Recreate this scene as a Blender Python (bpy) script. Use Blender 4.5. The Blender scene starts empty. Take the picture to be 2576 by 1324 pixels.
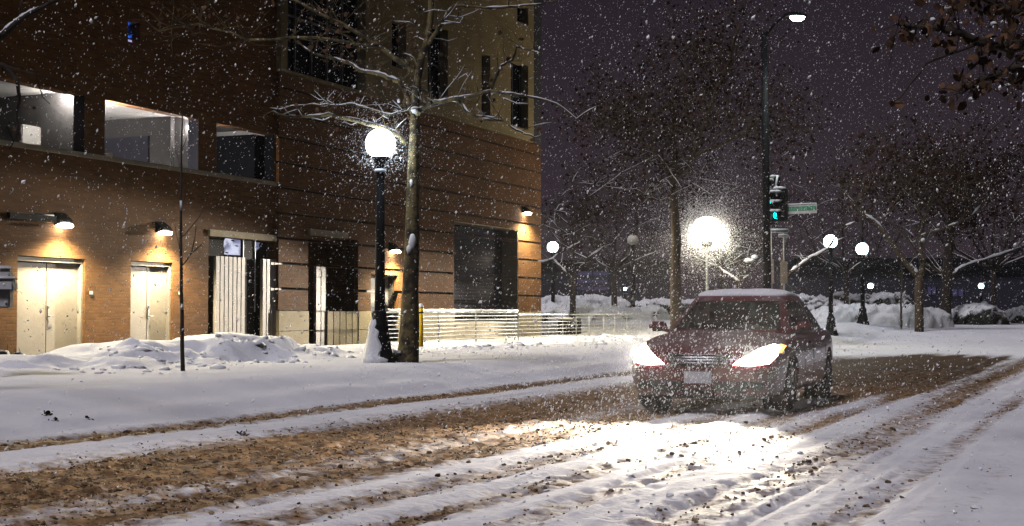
import bpy, bmesh, math, random
import numpy as np
from mathutils import Vector, Matrix
from mathutils.bvhtree import BVHTree

sc = bpy.context.scene
col = sc.collection
R = math.radians
rnd = random.Random(7)
nrng = np.random.default_rng(11)

# ------------------------------------------------------------------ camera
F = 3700.0                      # focal length in pixels of a 2576 px wide view of the photo
CX, CY = 1288.0, 662.0
PITCH = math.atan(127.0 / F)
CAMZ = 1.16
cam = bpy.data.cameras.new('camera')
cam.sensor_width = 36.0
cam.lens = 36.0 * F / 2576.0
cam.clip_start = 0.1
cam.clip_end = 3000
cam_ob = bpy.data.objects.new('camera', cam)
cam_ob.location = (0, 0, CAMZ)
cam_ob.rotation_euler = (R(90) + PITCH, 0, 0)
col.objects.link(cam_ob)
sc.camera = cam_ob

# ------------------------------------------------------------------ world, sky glow, exposure
SUN_EL, SUN_AZ = R(53), R(-147)
w = bpy.data.worlds.new('World')
sc.world = w
w.use_nodes = True
wt = w.node_tree
wt.nodes.clear()
wo = wt.nodes.new('ShaderNodeOutputWorld')
wb = wt.nodes.new('ShaderNodeBackground')
sky = wt.nodes.new('ShaderNodeTexSky')
sky.sky_type = 'NISHITA'
sky.sun_disc = False
sky.sun_elevation = R(-6)
sky.sun_rotation = SUN_AZ
mixw = wt.nodes.new('ShaderNodeMixRGB')
mixw.inputs['Fac'].default_value = 0.94
tcw = wt.nodes.new('ShaderNodeTexCoord'); sxw = wt.nodes.new('ShaderNodeSeparateXYZ'); rpw = wt.nodes.new('ShaderNodeValToRGB')
wt.links.new(tcw.outputs['Generated'], sxw.inputs[0]); wt.links.new(sxw.outputs['Z'], rpw.inputs['Fac'])
rpw.color_ramp.elements[0].position = 0.0; rpw.color_ramp.elements[0].color = (0.36, 0.26, 0.33, 1)     # town glow low in the cloud
rpw.color_ramp.elements[1].position = 0.26; rpw.color_ramp.elements[1].color = (0.16, 0.115, 0.18, 1)
wt.links.new(rpw.outputs['Color'], mixw.inputs['Color2'])
wt.links.new(sky.outputs['Color'], mixw.inputs['Color1'])
wt.links.new(mixw.outputs['Color'], wb.inputs['Color'])
wb.inputs['Strength'].default_value = 0.11
wt.links.new(wb.outputs['Background'], wo.inputs['Surface'])

sun = bpy.data.lights.new('night_glow', 'SUN')
sun.energy = 1.6
sun.angle = R(14)
sun.color = (0.96, 0.92, 1.0)
sun_ob = bpy.data.objects.new('night_glow', sun)
_sd = Vector((-0.3888 * .58 - 0.9213 * .16, -0.9213 * .58 + 0.3888 * .16, .80)).normalized()
sun_ob.rotation_euler = _sd.to_track_quat('Z', 'Y').to_euler()
sun_ob.location = (0, 0, 40)
col.objects.link(sun_ob)

sc.view_settings.view_transform = 'Standard'
sc.view_settings.look = 'None'
sc.view_settings.exposure = 0.0
sc.view_settings.gamma = 1.0
sc.view_settings.use_curve_mapping = False
sc.cycles.max_bounces = 5
sc.cycles.diffuse_bounces = 0
sc.cycles.glossy_bounces = 2
sc.cycles.transparent_max_bounces = 12
sc.cycles.volume_bounces = 0
sc.cycles.sample_clamp_indirect = 4.0
sc.cycles.use_denoising = True
sc.cycles.denoiser = 'OPENIMAGEDENOISE'

# ------------------------------------------------------------------ frames of reference
_l = math.hypot(0.4219, 1.0)
U = Vector((0.4219 / _l, 1.0 / _l, 0))      # along street and facade, away from the camera
N = Vector((U.y, -U.x, 0))                  # across the street, from the facade towards the camera side
cp, sp = math.cos(PITCH), math.sin(PITCH)

def ray(px, py):
    a, b = (px - CX) / F, (CY - py) / F
    return Vector((a, cp - b * sp, sp + b * cp))

def at(px, py, Y):
    d = ray(px, py)
    return Vector((0, 0, CAMZ)) + d * (Y / d.y)

def onq(px, py, q):
    d = ray(px, py)
    return Vector((0, 0, CAMZ)) + d * (q / d.dot(N))

def ground_hit(px, py, z):
    d = ray(px, py)
    return Vector((0, 0, CAMZ)) + d * ((z - CAMZ) / d.z)

QF = -20.25                                  # the facade plane
S0 = 22.93
B0 = U * S0 + N * QF
BROT = math.atan2(U.y, U.x)

def fl(px, py, d=0.0):
    """photo point -> building coordinates (along, up) on the plane d metres inside the facade"""
    p = onq(px, py, QF - d)
    return (p - B0).dot(U), p.z

def sq(s, q, z=0.0):
    v = U * s + N * q
    return Vector((v.x, v.y, z))

# ------------------------------------------------------------------ numpy value noise
_tab = np.random.default_rng(5).random((256, 256))
def vnoise(x, y):
    xi, yi = np.floor(x).astype(int), np.floor(y).astype(int)
    fx, fy = x - xi, y - yi
    fx = fx * fx * (3 - 2 * fx); fy = fy * fy * (3 - 2 * fy)
    a = _tab[xi & 255, yi & 255]; b = _tab[(xi + 1) & 255, yi & 255]
    c = _tab[xi & 255, (yi + 1) & 255]; d = _tab[(xi + 1) & 255, (yi + 1) & 255]
    return (a * (1 - fx) + b * fx) * (1 - fy) + (c * (1 - fx) + d * fx) * fy
def fbm(x, y, o=4):
    v, a, t = 0.0, 1.0, 0.0
    for k in range(o):
        v = v + a * vnoise(x * 2 ** k + 17.3 * k, y * 2 ** k + 9.1 * k); t += a; a *= 0.5
    return v / t
def sstep(a, b, x):
    t = np.clip((x - a) / (b - a), 0, 1)
    return t * t * (3 - 2 * t)

# ------------------------------------------------------------------ materials
MATS = {}
def nodes_of(m):
    m.use_nodes = True
    nt = m.node_tree
    return nt, nt.nodes['Principled BSDF']

def mat(name, c, rough=0.6, metal=0.0, var=0.15, scale=6.0, bump=0.0, bscale=40.0, spec=0.4, c2=None):
    """principled material whose colour wanders between c and c2 with a noise"""
    m = bpy.data.materials.new(name)
    nt, b = nodes_of(m)
    tc = nt.nodes.new('ShaderNodeTexCoord')
    nz = nt.nodes.new('ShaderNodeTexNoise')
    nz.inputs['Scale'].default_value = scale
    nz.inputs['Detail'].default_value = 5
    nt.links.new(tc.outputs['Object'], nz.inputs['Vector'])
    ramp = nt.nodes.new('ShaderNodeValToRGB')
    e = ramp.color_ramp.elements
    if c2 is None:
        c2 = tuple(min(1, x * (1 + var)) for x in c); c = tuple(x * (1 - var) for x in c)
    e[0].position, e[1].position = 0.35, 0.65
    e[0].color = (*c, 1); e[1].color = (*c2, 1)
    nt.links.new(nz.outputs['Fac'], ramp.inputs['Fac'])
    nt.links.new(ramp.outputs['Color'], b.inputs['Base Color'])
    b.inputs['Roughness'].default_value = rough
    b.inputs['Metallic'].default_value = metal
    b.inputs['Specular IOR Level'].default_value = spec
    if bump > 0:
        n2 = nt.nodes.new('ShaderNodeTexNoise')
        n2.inputs['Scale'].default_value = bscale; n2.inputs['Detail'].default_value = 4
        nt.links.new(tc.outputs['Object'], n2.inputs['Vector'])
        bp = nt.nodes.new('ShaderNodeBump')
        bp.inputs['Strength'].default_value = bump
        bp.inputs['Distance'].default_value = 0.02
        nt.links.new(n2.outputs['Fac'], bp.inputs['Height'])
        nt.links.new(bp.outputs['Normal'], b.inputs['Normal'])
    MATS[name] = m
    return m

def emis(name, c, s, base=0.8):
    m = bpy.data.materials.new(name)
    nt, b = nodes_of(m)
    b.inputs['Base Color'].default_value = (base, base, base, 1)
    b.inputs['Emission Color'].default_value = (*c, 1)
    b.inputs['Emission Strength'].default_value = s
    MATS[name] = m
    return m

def brick_mat(name, c1, c2, mortar, bw=0.215, bh=0.068):
    m = bpy.data.materials.new(name)
    nt, b = nodes_of(m)
    tc = nt.nodes.new('ShaderNodeTexCoord')
    sx = nt.nodes.new('ShaderNodeSeparateXYZ'); cx = nt.nodes.new('ShaderNodeCombineXYZ')
    nt.links.new(tc.outputs['Object'], sx.inputs[0])
    ad = nt.nodes.new('ShaderNodeMath'); ad.operation = 'ADD'
    nt.links.new(sx.outputs['X'], ad.inputs[0]); nt.links.new(sx.outputs['Y'], ad.inputs[1])
    nt.links.new(ad.outputs[0], cx.inputs['X']); nt.links.new(sx.outputs['Z'], cx.inputs['Y'])
    br = nt.nodes.new('ShaderNodeTexBrick')
    br.inputs['Scale'].default_value = 1.0
    br.inputs['Brick Width'].default_value = bw
    br.inputs['Row Height'].default_value = bh
    br.inputs['Mortar Size'].default_value = 0.006
    br.inputs['Bias'].default_value = -0.1
    br.inputs['Color1'].default_value = (*c1, 1)
    br.inputs['Color2'].default_value = (*c2, 1)
    br.inputs['Mortar'].default_value = (*mortar, 1)
    nt.links.new(cx.outputs[0], br.inputs['Vector'])
    nz = nt.nodes.new('ShaderNodeTexNoise'); nz.inputs['Scale'].default_value = 0.7; nz.inputs['Detail'].default_value = 6
    nt.links.new(tc.outputs['Object'], nz.inputs['Vector'])
    mr = nt.nodes.new('ShaderNodeMapRange')
    mr.inputs['From Min'].default_value = 0.3; mr.inputs['From Max'].default_value = 0.7
    mr.inputs['To Min'].default_value = 0.75; mr.inputs['To Max'].default_value = 1.2
    nt.links.new(nz.outputs['Fac'], mr.inputs['Value'])
    mx = nt.nodes.new('ShaderNodeMixRGB'); mx.blend_type = 'MULTIPLY'; mx.inputs['Fac'].default_value = 1
    nt.links.new(br.outputs['Color'], mx.inputs['Color1']); nt.links.new(mr.outputs[0], mx.inputs['Color2'])
    nt.links.new(mx.outputs[0], b.inputs['Base Color'])
    bp = nt.nodes.new('ShaderNodeBump'); bp.invert = True
    bp.inputs['Strength'].default_value = 0.6; bp.inputs['Distance'].default_value = 0.01
    nt.links.new(br.outputs['Fac'], bp.inputs['Height'])
    nt.links.new(bp.outputs['Normal'], b.inputs['Normal'])
    b.inputs['Roughness'].default_value = 0.85
    b.inputs['Specular IOR Level'].default_value = 0.2
    MATS[name] = m
    return m

def snow_top_mat(name, base_m_c, base_c2, snow_c=(0.82, 0.83, 0.86), lo=0.25, hi=0.55, nscale=3.0, rough=0.8):
    """dark stuff with snow lying on whatever faces up"""
    m = bpy.data.materials.new(name)
    nt, b = nodes_of(m)
    tc = nt.nodes.new('ShaderNodeTexCoord'); geo = nt.nodes.new('ShaderNodeNewGeometry')
    sx = nt.nodes.new('ShaderNodeSeparateXYZ'); nt.links.new(geo.outputs['Normal'], sx.inputs[0])
    nz = nt.nodes.new('ShaderNodeTexNoise'); nz.inputs['Scale'].default_value = nscale; nz.inputs['Detail'].default_value = 5
    nt.links.new(tc.outputs['Object'], nz.inputs['Vector'])
    ad = nt.nodes.new('ShaderNodeMath'); ad.operation = 'MULTIPLY_ADD'
    ad.inputs[1].default_value = 1.4; nt.links.new(nz.outputs['Fac'], ad.inputs[0])
    sb = nt.nodes.new('ShaderNodeMath'); sb.operation = 'SUBTRACT'; sb.inputs[1].default_value = 0.7
    nt.links.new(sx.outputs['Z'], sb.inputs[0]); nt.links.new(sb.outputs[0], ad.inputs[2])
    mr = nt.nodes.new('ShaderNodeMapRange'); mr.interpolation_type = 'SMOOTHSTEP'
    mr.inputs['From Min'].default_value = lo; mr.inputs['From Max'].default_value = hi
    nt.links.new(ad.outputs[0], mr.inputs['Value'])
    n2 = nt.nodes.new('ShaderNodeTexNoise'); n2.inputs['Scale'].default_value = 25; n2.inputs['Detail'].default_value = 3
    nt.links.new(tc.outputs['Object'], n2.inputs['Vector'])
    r2 = nt.nodes.new('ShaderNodeMixRGB'); r2.inputs['Color1'].default_value = (*base_m_c, 1); r2.inputs['Color2'].default_value = (*base_c2, 1)
    nt.links.new(n2.outputs['Fac'], r2.inputs['Fac'])
    mx = nt.nodes.new('ShaderNodeMixRGB'); mx.inputs['Color2'].default_value = (*snow_c, 1)
    nt.links.new(r2.outputs[0], mx.inputs['Color1']); nt.links.new(mr.outputs[0], mx.inputs['Fac'])
    nt.links.new(mx.outputs[0], b.inputs['Base Color'])
    b.inputs['Roughness'].default_value = rough
    b.inputs['Specular IOR Level'].default_value = 0.2
    MATS[name] = m
    return m

SNOW = mat('fresh snow', (0.78, 0.79, 0.84), rough=0.7, c2=(0.86, 0.86, 0.89), scale=2.0, bump=0.5, bscale=14, spec=0.3)
BRICK = brick_mat('orange brown brick', (0.175, 0.075, 0.024), (0.105, 0.042, 0.0135), (0.12, 0.076, 0.036))
STONE = mat('cream limestone', (0.46, 0.38, 0.25), rough=0.85, c2=(0.56, 0.48, 0.34), scale=3, bump=0.2)
TAN = brick_mat('tan stone block', (0.36, 0.27, 0.13), (0.32, 0.235, 0.11), (0.24, 0.18, 0.10), bw=0.6, bh=0.3)
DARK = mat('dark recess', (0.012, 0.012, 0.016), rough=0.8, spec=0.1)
DGLASS = mat('dark window glass', (0.006, 0.007, 0.010), rough=0.25, spec=0.15)
STEEL = mat('grey door paint', (0.27, 0.235, 0.22), rough=0.5, c2=(0.34, 0.30, 0.275), scale=1.6, bump=0.06)
DOCK = mat('purple grey dock shutter', (0.03, 0.029, 0.045), rough=0.8, c2=(0.04, 0.038, 0.056), scale=3, spec=.1)
FRAME = mat('dark door frame', (0.05, 0.045, 0.04), rough=0.5)
SHUT = mat('pale shutter metal', (0.42, 0.36, 0.34), rough=0.5, c2=(0.50, 0.44, 0.41), scale=4)
PLASTER = mat('white plaster', (0.50, 0.48, 0.47), rough=0.9, c2=(0.58, 0.555, 0.54), scale=2)
BLACK = mat('black painted iron', (0.007, 0.007, 0.009), rough=0.7, spec=0.08, bump=0.1)
GALV = mat('galvanised steel', (0.34, 0.37, 0.38), rough=0.45, metal=0.6, c2=(0.46, 0.48, 0.49), scale=8)
GREYBOX = mat('white enamel', (0.74, 0.75, 0.78), rough=0.4, c2=(0.80, 0.81, 0.82), scale=5)
YELLOW = mat('yellow paint', (0.78, 0.50, 0.01), rough=0.5, c2=(0.85, 0.58, 0.015), scale=6)
BARK = mat('mottled plane bark', (0.035, 0.028, 0.016), rough=0.9, c2=(0.17, 0.13, 0.058), scale=5.5, bump=1.0, bscale=18)
for _e, _p in zip(BARK.node_tree.nodes['Color Ramp'].color_ramp.elements, (.43, .56)): _e.position = _p
DBARK = mat('dark wet bark', (0.022, 0.016, 0.012), rough=0.9, c2=(0.05, 0.036, 0.026), scale=9, bump=0.8, bscale=25)
BBARK = mat('brown bark', (0.06, 0.042, 0.026), rough=0.9, c2=(0.11, 0.078, 0.045), scale=9, bump=0.8, bscale=25)
LEAF = mat('dead oak leaf', (0.022, 0.012, 0.008), rough=0.9, c2=(0.05, 0.026, 0.014), scale=1.5, spec=0.1)
LEAF2 = mat('pale dead leaf', (0.045, 0.025, 0.014), rough=0.8, c2=(0.17, 0.09, 0.05), scale=9, spec=.15)
HEDGE = snow_top_mat('snowy hedge', (0.02, 0.024, 0.014), (0.05, 0.05, 0.03), lo=-0.42, hi=-0.1, nscale=2.2)
HEDGE2 = snow_top_mat('thinly snowed hedge', (0.02, 0.024, 0.018), (0.045, 0.05, 0.035), lo=0.05, hi=0.6, nscale=3.5)
GREEN = mat('street sign green', (0.0, 0.25, 0.115), rough=0.4)
PALEG = mat('pale green lettering', (0.20, 0.42, 0.28), rough=0.5)
WHITEP = mat('white sign border', (0.62, 0.60, 0.60), rough=0.5)
TANP = mat('tan sign back', (0.46, 0.36, 0.27), rough=0.6)

# ------------------------------------------------------------------ mesh builder
class MB:
    def __init__(s):
        s.v, s.f = [], []
    def add(s, vs, fs):
        o = len(s.v)
        s.v += [tuple(p) for p in vs]
        s.f += [tuple(i + o for i in f) for f in fs]
        return s
    def quad(s, a, b, c, d):
        return s.add([a, b, c, d], [(0, 1, 2, 3)])
    def box(s, x0, x1, y0, y1, z0, z1):
        vs = [(x0, y0, z0), (x1, y0, z0), (x1, y1, z0), (x0, y1, z0), (x0, y0, z1), (x1, y0, z1), (x1, y1, z1), (x0, y1, z1)]
        return s.add(vs, [(0, 3, 2, 1), (4, 5, 6, 7), (0, 1, 5, 4), (1, 2, 6, 5), (2, 3, 7, 6), (3, 0, 4, 7)])
    def bbox(s, x0, x1, y0, y1, z0, z1, b=0.01):
        """bevelled box: chamfer all edges"""
        bm = bmesh.new()
        bmesh.ops.create_cube(bm, size=1)
        for v in bm.verts:
            v.co = Vector(((x0 + x1) / 2 + v.co.x * (x1 - x0), (y0 + y1) / 2 + v.co.y * (y1 - y0), (z0 + z1) / 2 + v.co.z * (z1 - z0)))
        bmesh.ops.bevel(bm, geom=bm.edges[:], offset=b, segments=2, affect='EDGES')
        bm.verts.index_update()
        s.add([v.co[:] for v in bm.verts], [[v.index for v in f.verts] for f in bm.faces])
        bm.free()
        return s
    def tube(s, pts, rad, n=8, cap=True, up=None, flat=1.0):
        pts = [Vector(p) for p in pts]
        if not hasattr(rad, '__len__'):
            rad = [rad] * len(pts)
        o = len(s.v)
        prev = None
        for i, p in enumerate(pts):
            t = (pts[min(i + 1, len(pts) - 1)] - pts[max(i - 1, 0)])
            t = t.normalized() if t.length > 1e-9 else Vector((0, 0, 1))
            if prev is None:
                a = Vector((0, 0, 1)) if abs(t.z) < 0.9 else Vector((1, 0, 0))
                prev = (a - t * a.dot(t)).normalized()
            else:
                prev = prev - t * prev.dot(t)
                prev = prev.normalized() if prev.length > 1e-6 else t.orthogonal().normalized()
            bx = t.cross(prev)
            for k in range(n):
                a = 2 * math.pi * k / n
                s.v.append(tuple(p + prev * (math.cos(a) * rad[i] * flat) + bx * (math.sin(a) * rad[i])))
        for i in range(len(pts) - 1):
            for k in range(n):
                a, b = o + i * n + k, o + i * n + (k + 1) % n
                s.f.append((a, b, b + n, a + n))
        if cap:
            s.f.append(tuple(o + k for k in reversed(range(n))))
            e = o + (len(pts) - 1) * n
            s.f.append(tuple(e + k for k in range(n)))
        return s
    def lathe(s, prof, n=20, c=(0, 0, 0), wob=0.0):
        o = len(s.v)
        for (r, z) in prof:
            for k in range(n):
                a = 2 * math.pi * k / n
                rr = r * (1 + wob * math.sin(a * 8))
                s.v.append((c[0] + rr * math.cos(a), c[1] + rr * math.sin(a), c[2] + z))
        for i in range(len(prof) - 1):
            for k in range(n):
                a, b = o + i * n + k, o + i * n + (k + 1) % n
                s.f.append((a, b, b + n, a + n))
        s.f.append(tuple(o + k for k in reversed(range(n))))
        e = o + (len(prof) - 1) * n
        s.f.append(tuple(e + k for k in range(n)))
        return s
    def build(s, name, m, parent=None, smooth=False, loc=None):
        me = bpy.data.meshes.new(name)
        me.from_pydata(s.v, [], s.f)
        me.materials.append(m)
        if smooth:
            me.polygons.foreach_set('use_smooth', [True] * len(me.polygons))
        me.update()
        o = bpy.data.objects.new(name, me)
        col.objects.link(o)
        if parent is not None:
            o.parent = parent
        if loc is not None:
            o.location = loc
        return o

def thing(name, label, cat, loc=(0, 0, 0), rz=0.0, group=None):
    o = bpy.data.objects.new(name, None)
    o.empty_display_size = 0.3
    o.location = loc
    o.rotation_euler = (0, 0, rz)
    o['label'] = label; o['category'] = cat
    if group: o['group'] = group
    col.objects.link(o)
    return o
def tag(o, label, cat, group=None):
    o['label'] = label; o['category'] = cat
    if group: o['group'] = group
    return o
def light(name, kind, loc, power, color, parent=None, size=0.05, aim=None, cone=90, blend=0.3):
    d = bpy.data.lights.new(name, kind)
    d.energy = power; d.color = color
    d.shadow_soft_size = size
    o = bpy.data.objects.new(name, d)
    if kind == 'SPOT':
        d.spot_size = R(cone); d.spot_blend = blend
        o.rotation_euler = (-Vector(aim)).to_track_quat('Z', 'Y').to_euler()
    o.location = loc
    if parent: o.parent = parent
    col.objects.link(o)
    return o
def copy_tree(o, parent=None):
    c = o.copy()
    col.objects.link(c)
    if parent: c.parent = parent
    for ch in list(o.children):
        copy_tree(ch, c)
    return c

# ------------------------------------------------------------------ ground: one sheet, split into road, pavement, snow bank and open ground
CREST = [(-60, 905), (60, 893), (150, 897), (200, 880), (225, 869), (253, 862), (300, 864), (334, 856), (404, 857), (453, 866), (492, 848),
         (530, 843), (576, 836), (618, 848), (667, 862), (703, 873), (743, 876), (802, 873), (873, 871), (922, 872), (990, 884), (1055, 884),
         (1084, 873), (1110, 880), (1133, 869), (1170, 882), (1224, 879), (1265, 884), (1302, 874), (1350, 870), (1416, 846), (1460, 858), (1507, 846),
         (1560, 862), (1640, 866), (1760, 870)]
_cs, _cz = [], []
for px, py in CREST:
    p = onq(px, py, -16.3)
    _cs.append(p.dot(U)); _cz.append(p.z)
_cs, _cz = np.array(_cs), np.array(_cz)

def ground_z(s, q):
    Y = s * U.y + q * N.y
    road = sstep(-9.75, -9.35, q)                       # 1 on the road
    verge = 0.30 * (1 - sstep(-11.2, -9.45, q)) + 0.05 * (fbm(s * 0.5, q * 0.7) - 0.5) * (1 - road) + 0.03 * (fbm(s * 2.2, q * 2.2) - 0.5) * (1 - road)
    # near edge of the pavement snow, softly pushed up by the plough
    verge += 0.06 * np.exp(-((q + 9.95) / 0.28) ** 2) * (0.4 + 1.2 * vnoise(s * 0.9, q * 0.5))
    # the bank between pavement and facade
    cz = np.interp(s, _cs, _cz, left=0.34, right=0.3) - 0.30
    fade = 1 - sstep(50, 60, s)
    qc = -16.3 + 0.7 * (fbm(s * 0.35, s * 0 + 3.3, 2) - 0.5)
    front = np.where(q > qc, 1.25, 0.95)
    prof = np.exp(-(np.abs(q - qc) / front) ** 2.4)
    lump = (fbm(s * 1.1, q * 1.1, 4) - 0.5)
    crisp = 1 - np.abs(2 * vnoise(s * 0.9 + 40, q * 1.3) - 1)
    bank = cz * prof * fade + (0.55 * lump + 0.24 * (crisp - 0.5) + 0.14 * (fbm(s * 3.4, q * 3.4, 3) - .5)) * np.exp(-((q + 15.6) / 1.25) ** 2) * fade * (0.35 + 0.8 * sstep(0.05, 0.4, cz)) * np.clip(1 - np.exp(-((q - qc) / 0.5) ** 2), 0, 1)
    bank += 0.24 * (fbm(s * 1.0, q * 1.1 + 7, 4) - 0.45) * np.exp(-((q + 14.7) / 0.6) ** 2) * fade
    side = 0.0
    # low ridge the plough left along the kerb of the pavement, before the facade
    far = 0.45 * sstep(57, 63, Y) + 0.35 * sstep(63, 85, Y) + 0.10 * (fbm(s * 0.5, q * 0.5) - 0.5) * sstep(56, 62, Y)
    z = verge + bank + side + far
    # the road: ruts, ridges and clods
    sl = slush(s, q)
    clod = 0.55 * (fbm(s * 5.5, q * 8.5, 4) - 0.5) + 0.45 * (fbm(s * 2.2, q * 7.0, 3) - 0.5) + 0.25 * (np.abs(vnoise(s * 9.0, q * 12.0) - .5) - .25)
    fine = fbm(s * 5, q * 19, 2) - 0.5
    lng = fbm(s * 0.22, q * 6.0, 3) - 0.5
    near = 1 - sstep(26, 45, Y)
    rz = (-0.035 * sl + 0.075 * clod * (0.02 + 1.0 * sl) + 0.04 * fine * (0.15 + 0.9 * sl) + 0.035 * (fbm(s * 0.45, q * 15, 3) - 0.5)) * near + 0.045 * lng * near + 0.03 * (fbm(s * 0.3, q * 0.8) - 0.5)
    rz = rz * (1 - sstep(50, 58, Y))
    return z + road * rz

def slush(s, q):
    wob = 0.35 * (fbm(s * 0.16, q * 0 + 1.7, 2) - 0.5)
    b = 0.0
    def lane(c, wd, a):
        return a * np.exp(-(np.abs(q - c - wob) / wd) ** 2.6)
    b = b + lane(-9.15, 0.34, 1.0)
    b = b + lane(-6.85, 1.12, 1.0) * (0.75 + 0.25 * (1 - sstep(22, 40, s)))
    b = b + lane(-5.3, 0.42, 0.72) + lane(-4.4, 0.24, 0.62) + lane(-3.75, 0.2, 0.6) + lane(-3.15, 0.17, 0.5) + lane(-2.35, 0.32, 0.55) + lane(-1.5, 0.14, 0.4) + 0.22 * sstep(.5, .75, fbm(s * .25, q * 5.5 + 3, 3)) * sstep(-6, -5, q)
    behind = sstep(18.0, 24.0, s)
    b = b + behind * (lane(-4.6, 1.9, 0.95))
    b = b * (1 - sstep(34, 49, s + 7 * (fbm(s * .2, q * .9, 3) - .5)))
    breakup = .5 * fbm(s * 1.2, q * 4.5, 4) + .5 * fbm(s * 4.5, q * 7.0, 3)
    return np.clip(b * 1.15 * sstep(0.22, 0.52, breakup + 0.22 * b), 0, 1)

def wet(s, q):
    return sstep(20.0, 27.0, s + 1.5 * (fbm(s * .3, q * .8) - .5)) * (1 - sstep(-3.2, -1.6, q))

def axis(*segs):
    out = []
    for a, b, st in segs:
        out += list(np.arange(a, b - 1e-6, st))
    return out
sa = np.array([-400, -120, -40, -15, -5, 0] + axis((2, 5, 0.5), (5, 13, 0.045), (13, 24, 0.065), (24, 34, 0.12), (34, 62, 0.25), (62, 110, 1.0)) + [110, 130, 170, 250, 400, 900])
qa = np.array([-900, -300, -120, -60, -40, -30, -25] + axis((-22, -18, 0.2), (-18, -13.6, 0.075), (-13.6, -9.9, 0.09), (-9.9, -1.2, 0.042), (-1.2, 2, 0.1), (2, 6, 0.5)) + [6, 9, 14, 25, 60, 200, 900])
SG, QG = np.meshgrid(sa, qa, indexing='ij')
ZG = ground_z(SG, QG)
SLG = slush(SG, QG)
WETG = wet(SG, QG)
XG = SG * U.x + QG * N.x
YG = SG * U.y + QG * N.y
ns, nq = SG.shape

def gz(x, y):
    p = Vector((x, y, 0))
    return float(ground_z(np.array([p.dot(U)]), np.array([p.dot(N)]))[0])

def ground_material():
    m = bpy.data.materials.new('snow and slush')
    nt, b = nodes_of(m)
    at_ = nt.nodes.new('ShaderNodeAttribute'); at_.attribute_name = 'slush'
    tc = nt.nodes.new('ShaderNodeTexCoord')
    n1 = nt.nodes.new('ShaderNodeTexNoise'); n1.inputs['Scale'].default_value = 7; n1.inputs['Detail'].default_value = 8; n1.inputs['Roughness'].default_value = 0.7
    nt.links.new(tc.outputs['Object'], n1.inputs['Vector'])
    # slush factor = attribute pushed by fine noise
    ma = nt.nodes.new('ShaderNodeMath'); ma.operation = 'MULTIPLY_ADD'; ma.inputs[1].default_value = 1.9
    nt.links.new(n1.outputs['Fac'], ma.inputs[0])
    ms = nt.nodes.new('ShaderNodeMath'); ms.operation = 'SUBTRACT'; ms.inputs[1].default_value = 0.95
    nt.links.new(at_.outputs['Fac'], ms.inputs[0]); nt.links.new(ms.outputs[0], ma.inputs[2])
    mr = nt.nodes.new('ShaderNodeMapRange'); mr.interpolation_type = 'SMOOTHSTEP'
    mr.inputs['From Min'].default_value = 0.18; mr.inputs['From Max'].default_value = 0.95
    nt.links.new(ma.outputs[0], mr.inputs['Value'])
    mul = nt.nodes.new('ShaderNodeMath'); mul.operation = 'MULTIPLY'
    g = nt.nodes.new('ShaderNodeMapRange'); g.inputs['From Max'].default_value = 0.25
    nt.links.new(at_.outputs['Fac'], g.inputs['Value'])
    nt.links.new(mr.outputs[0], mul.inputs[0]); nt.links.new(g.outputs[0], mul.inputs[1])
    n3 = nt.nodes.new('ShaderNodeTexNoise'); n3.inputs['Scale'].default_value = 8.5; n3.inputs['Detail'].default_value = 8; n3.inputs['Roughness'].default_value = 0.75
    nt.links.new(tc.outputs['Object'], n3.inputs['Vector'])
    rp = nt.nodes.new('ShaderNodeValToRGB')
    rp.color_ramp.elements[0].position = 0.38; rp.color_ramp.elements[0].color = (0.06, 0.032, 0.015, 1)
    rp.color_ramp.elements[1].position = 0.66; rp.color_ramp.elements[1].color = (0.45, 0.262, 0.118, 1)
    nt.links.new(n3.outputs['Fac'], rp.inputs['Fac'])
    aw = nt.nodes.new('ShaderNodeAttribute'); aw.attribute_name = 'wet'
    wm = nt.nodes.new('ShaderNodeMixRGB'); wm.blend_type = 'MULTIPLY'; wm.inputs['Color2'].default_value = (.30, .27, .25, 1)
    nt.links.new(aw.outputs['Fac'], wm.inputs['Fac']); nt.links.new(rp.outputs['Color'], wm.inputs['Color1'])
    n4 = nt.nodes.new('ShaderNodeTexNoise'); n4.inputs['Scale'].default_value = 1.2; n4.inputs['Detail'].default_value = 6
    nt.links.new(tc.outputs['Object'], n4.inputs['Vector'])
    rs = nt.nodes.new('ShaderNodeValToRGB')
    rs.color_ramp.elements[0].position = 0.3; rs.color_ramp.elements[0].color = (0.72, 0.72, 0.78, 1)
    rs.color_ramp.elements[1].position = 0.7; rs.color_ramp.elements[1].color = (0.84, 0.84, 0.88, 1)
    nt.links.new(n4.outputs['Fac'], rs.inputs['Fac'])
    mx = nt.nodes.new('ShaderNodeMixRGB')
    nt.links.new(mul.outputs[0], mx.inputs['Fac']); nt.links.new(rs.outputs['Color'], mx.inputs['Color1']); nt.links.new(wm.outputs[0], mx.inputs['Color2'])
    nt.links.new(mx.outputs[0], b.inputs['Base Color'])
    rg = nt.nodes.new('ShaderNodeMapRange'); rg.inputs['To Min'].default_value = .8; rg.inputs['To Max'].default_value = .62
    nt.links.new(mul.outputs[0], rg.inputs['Value']); nt.links.new(rg.outputs[0], b.inputs['Roughness'])
    b.inputs['Specular IOR Level'].default_value = 0.25
    bp = nt.nodes.new('ShaderNodeBump'); bp.inputs['Strength'].default_value = 0.4; bp.inputs['Distance'].default_value = 0.02
    n5 = nt.nodes.new('ShaderNodeTexNoise'); n5.inputs['Scale'].default_value = 16; n5.inputs['Detail'].default_value = 6
    nt.links.new(tc.outputs['Object'], n5.inputs['Vector'])
    nt.links.new(n5.outputs['Fac'], bp.inputs['Height'])
    nt.links.new(bp.outputs['Normal'], b.inputs['Normal'])
    return m
GROUND = ground_material()

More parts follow.
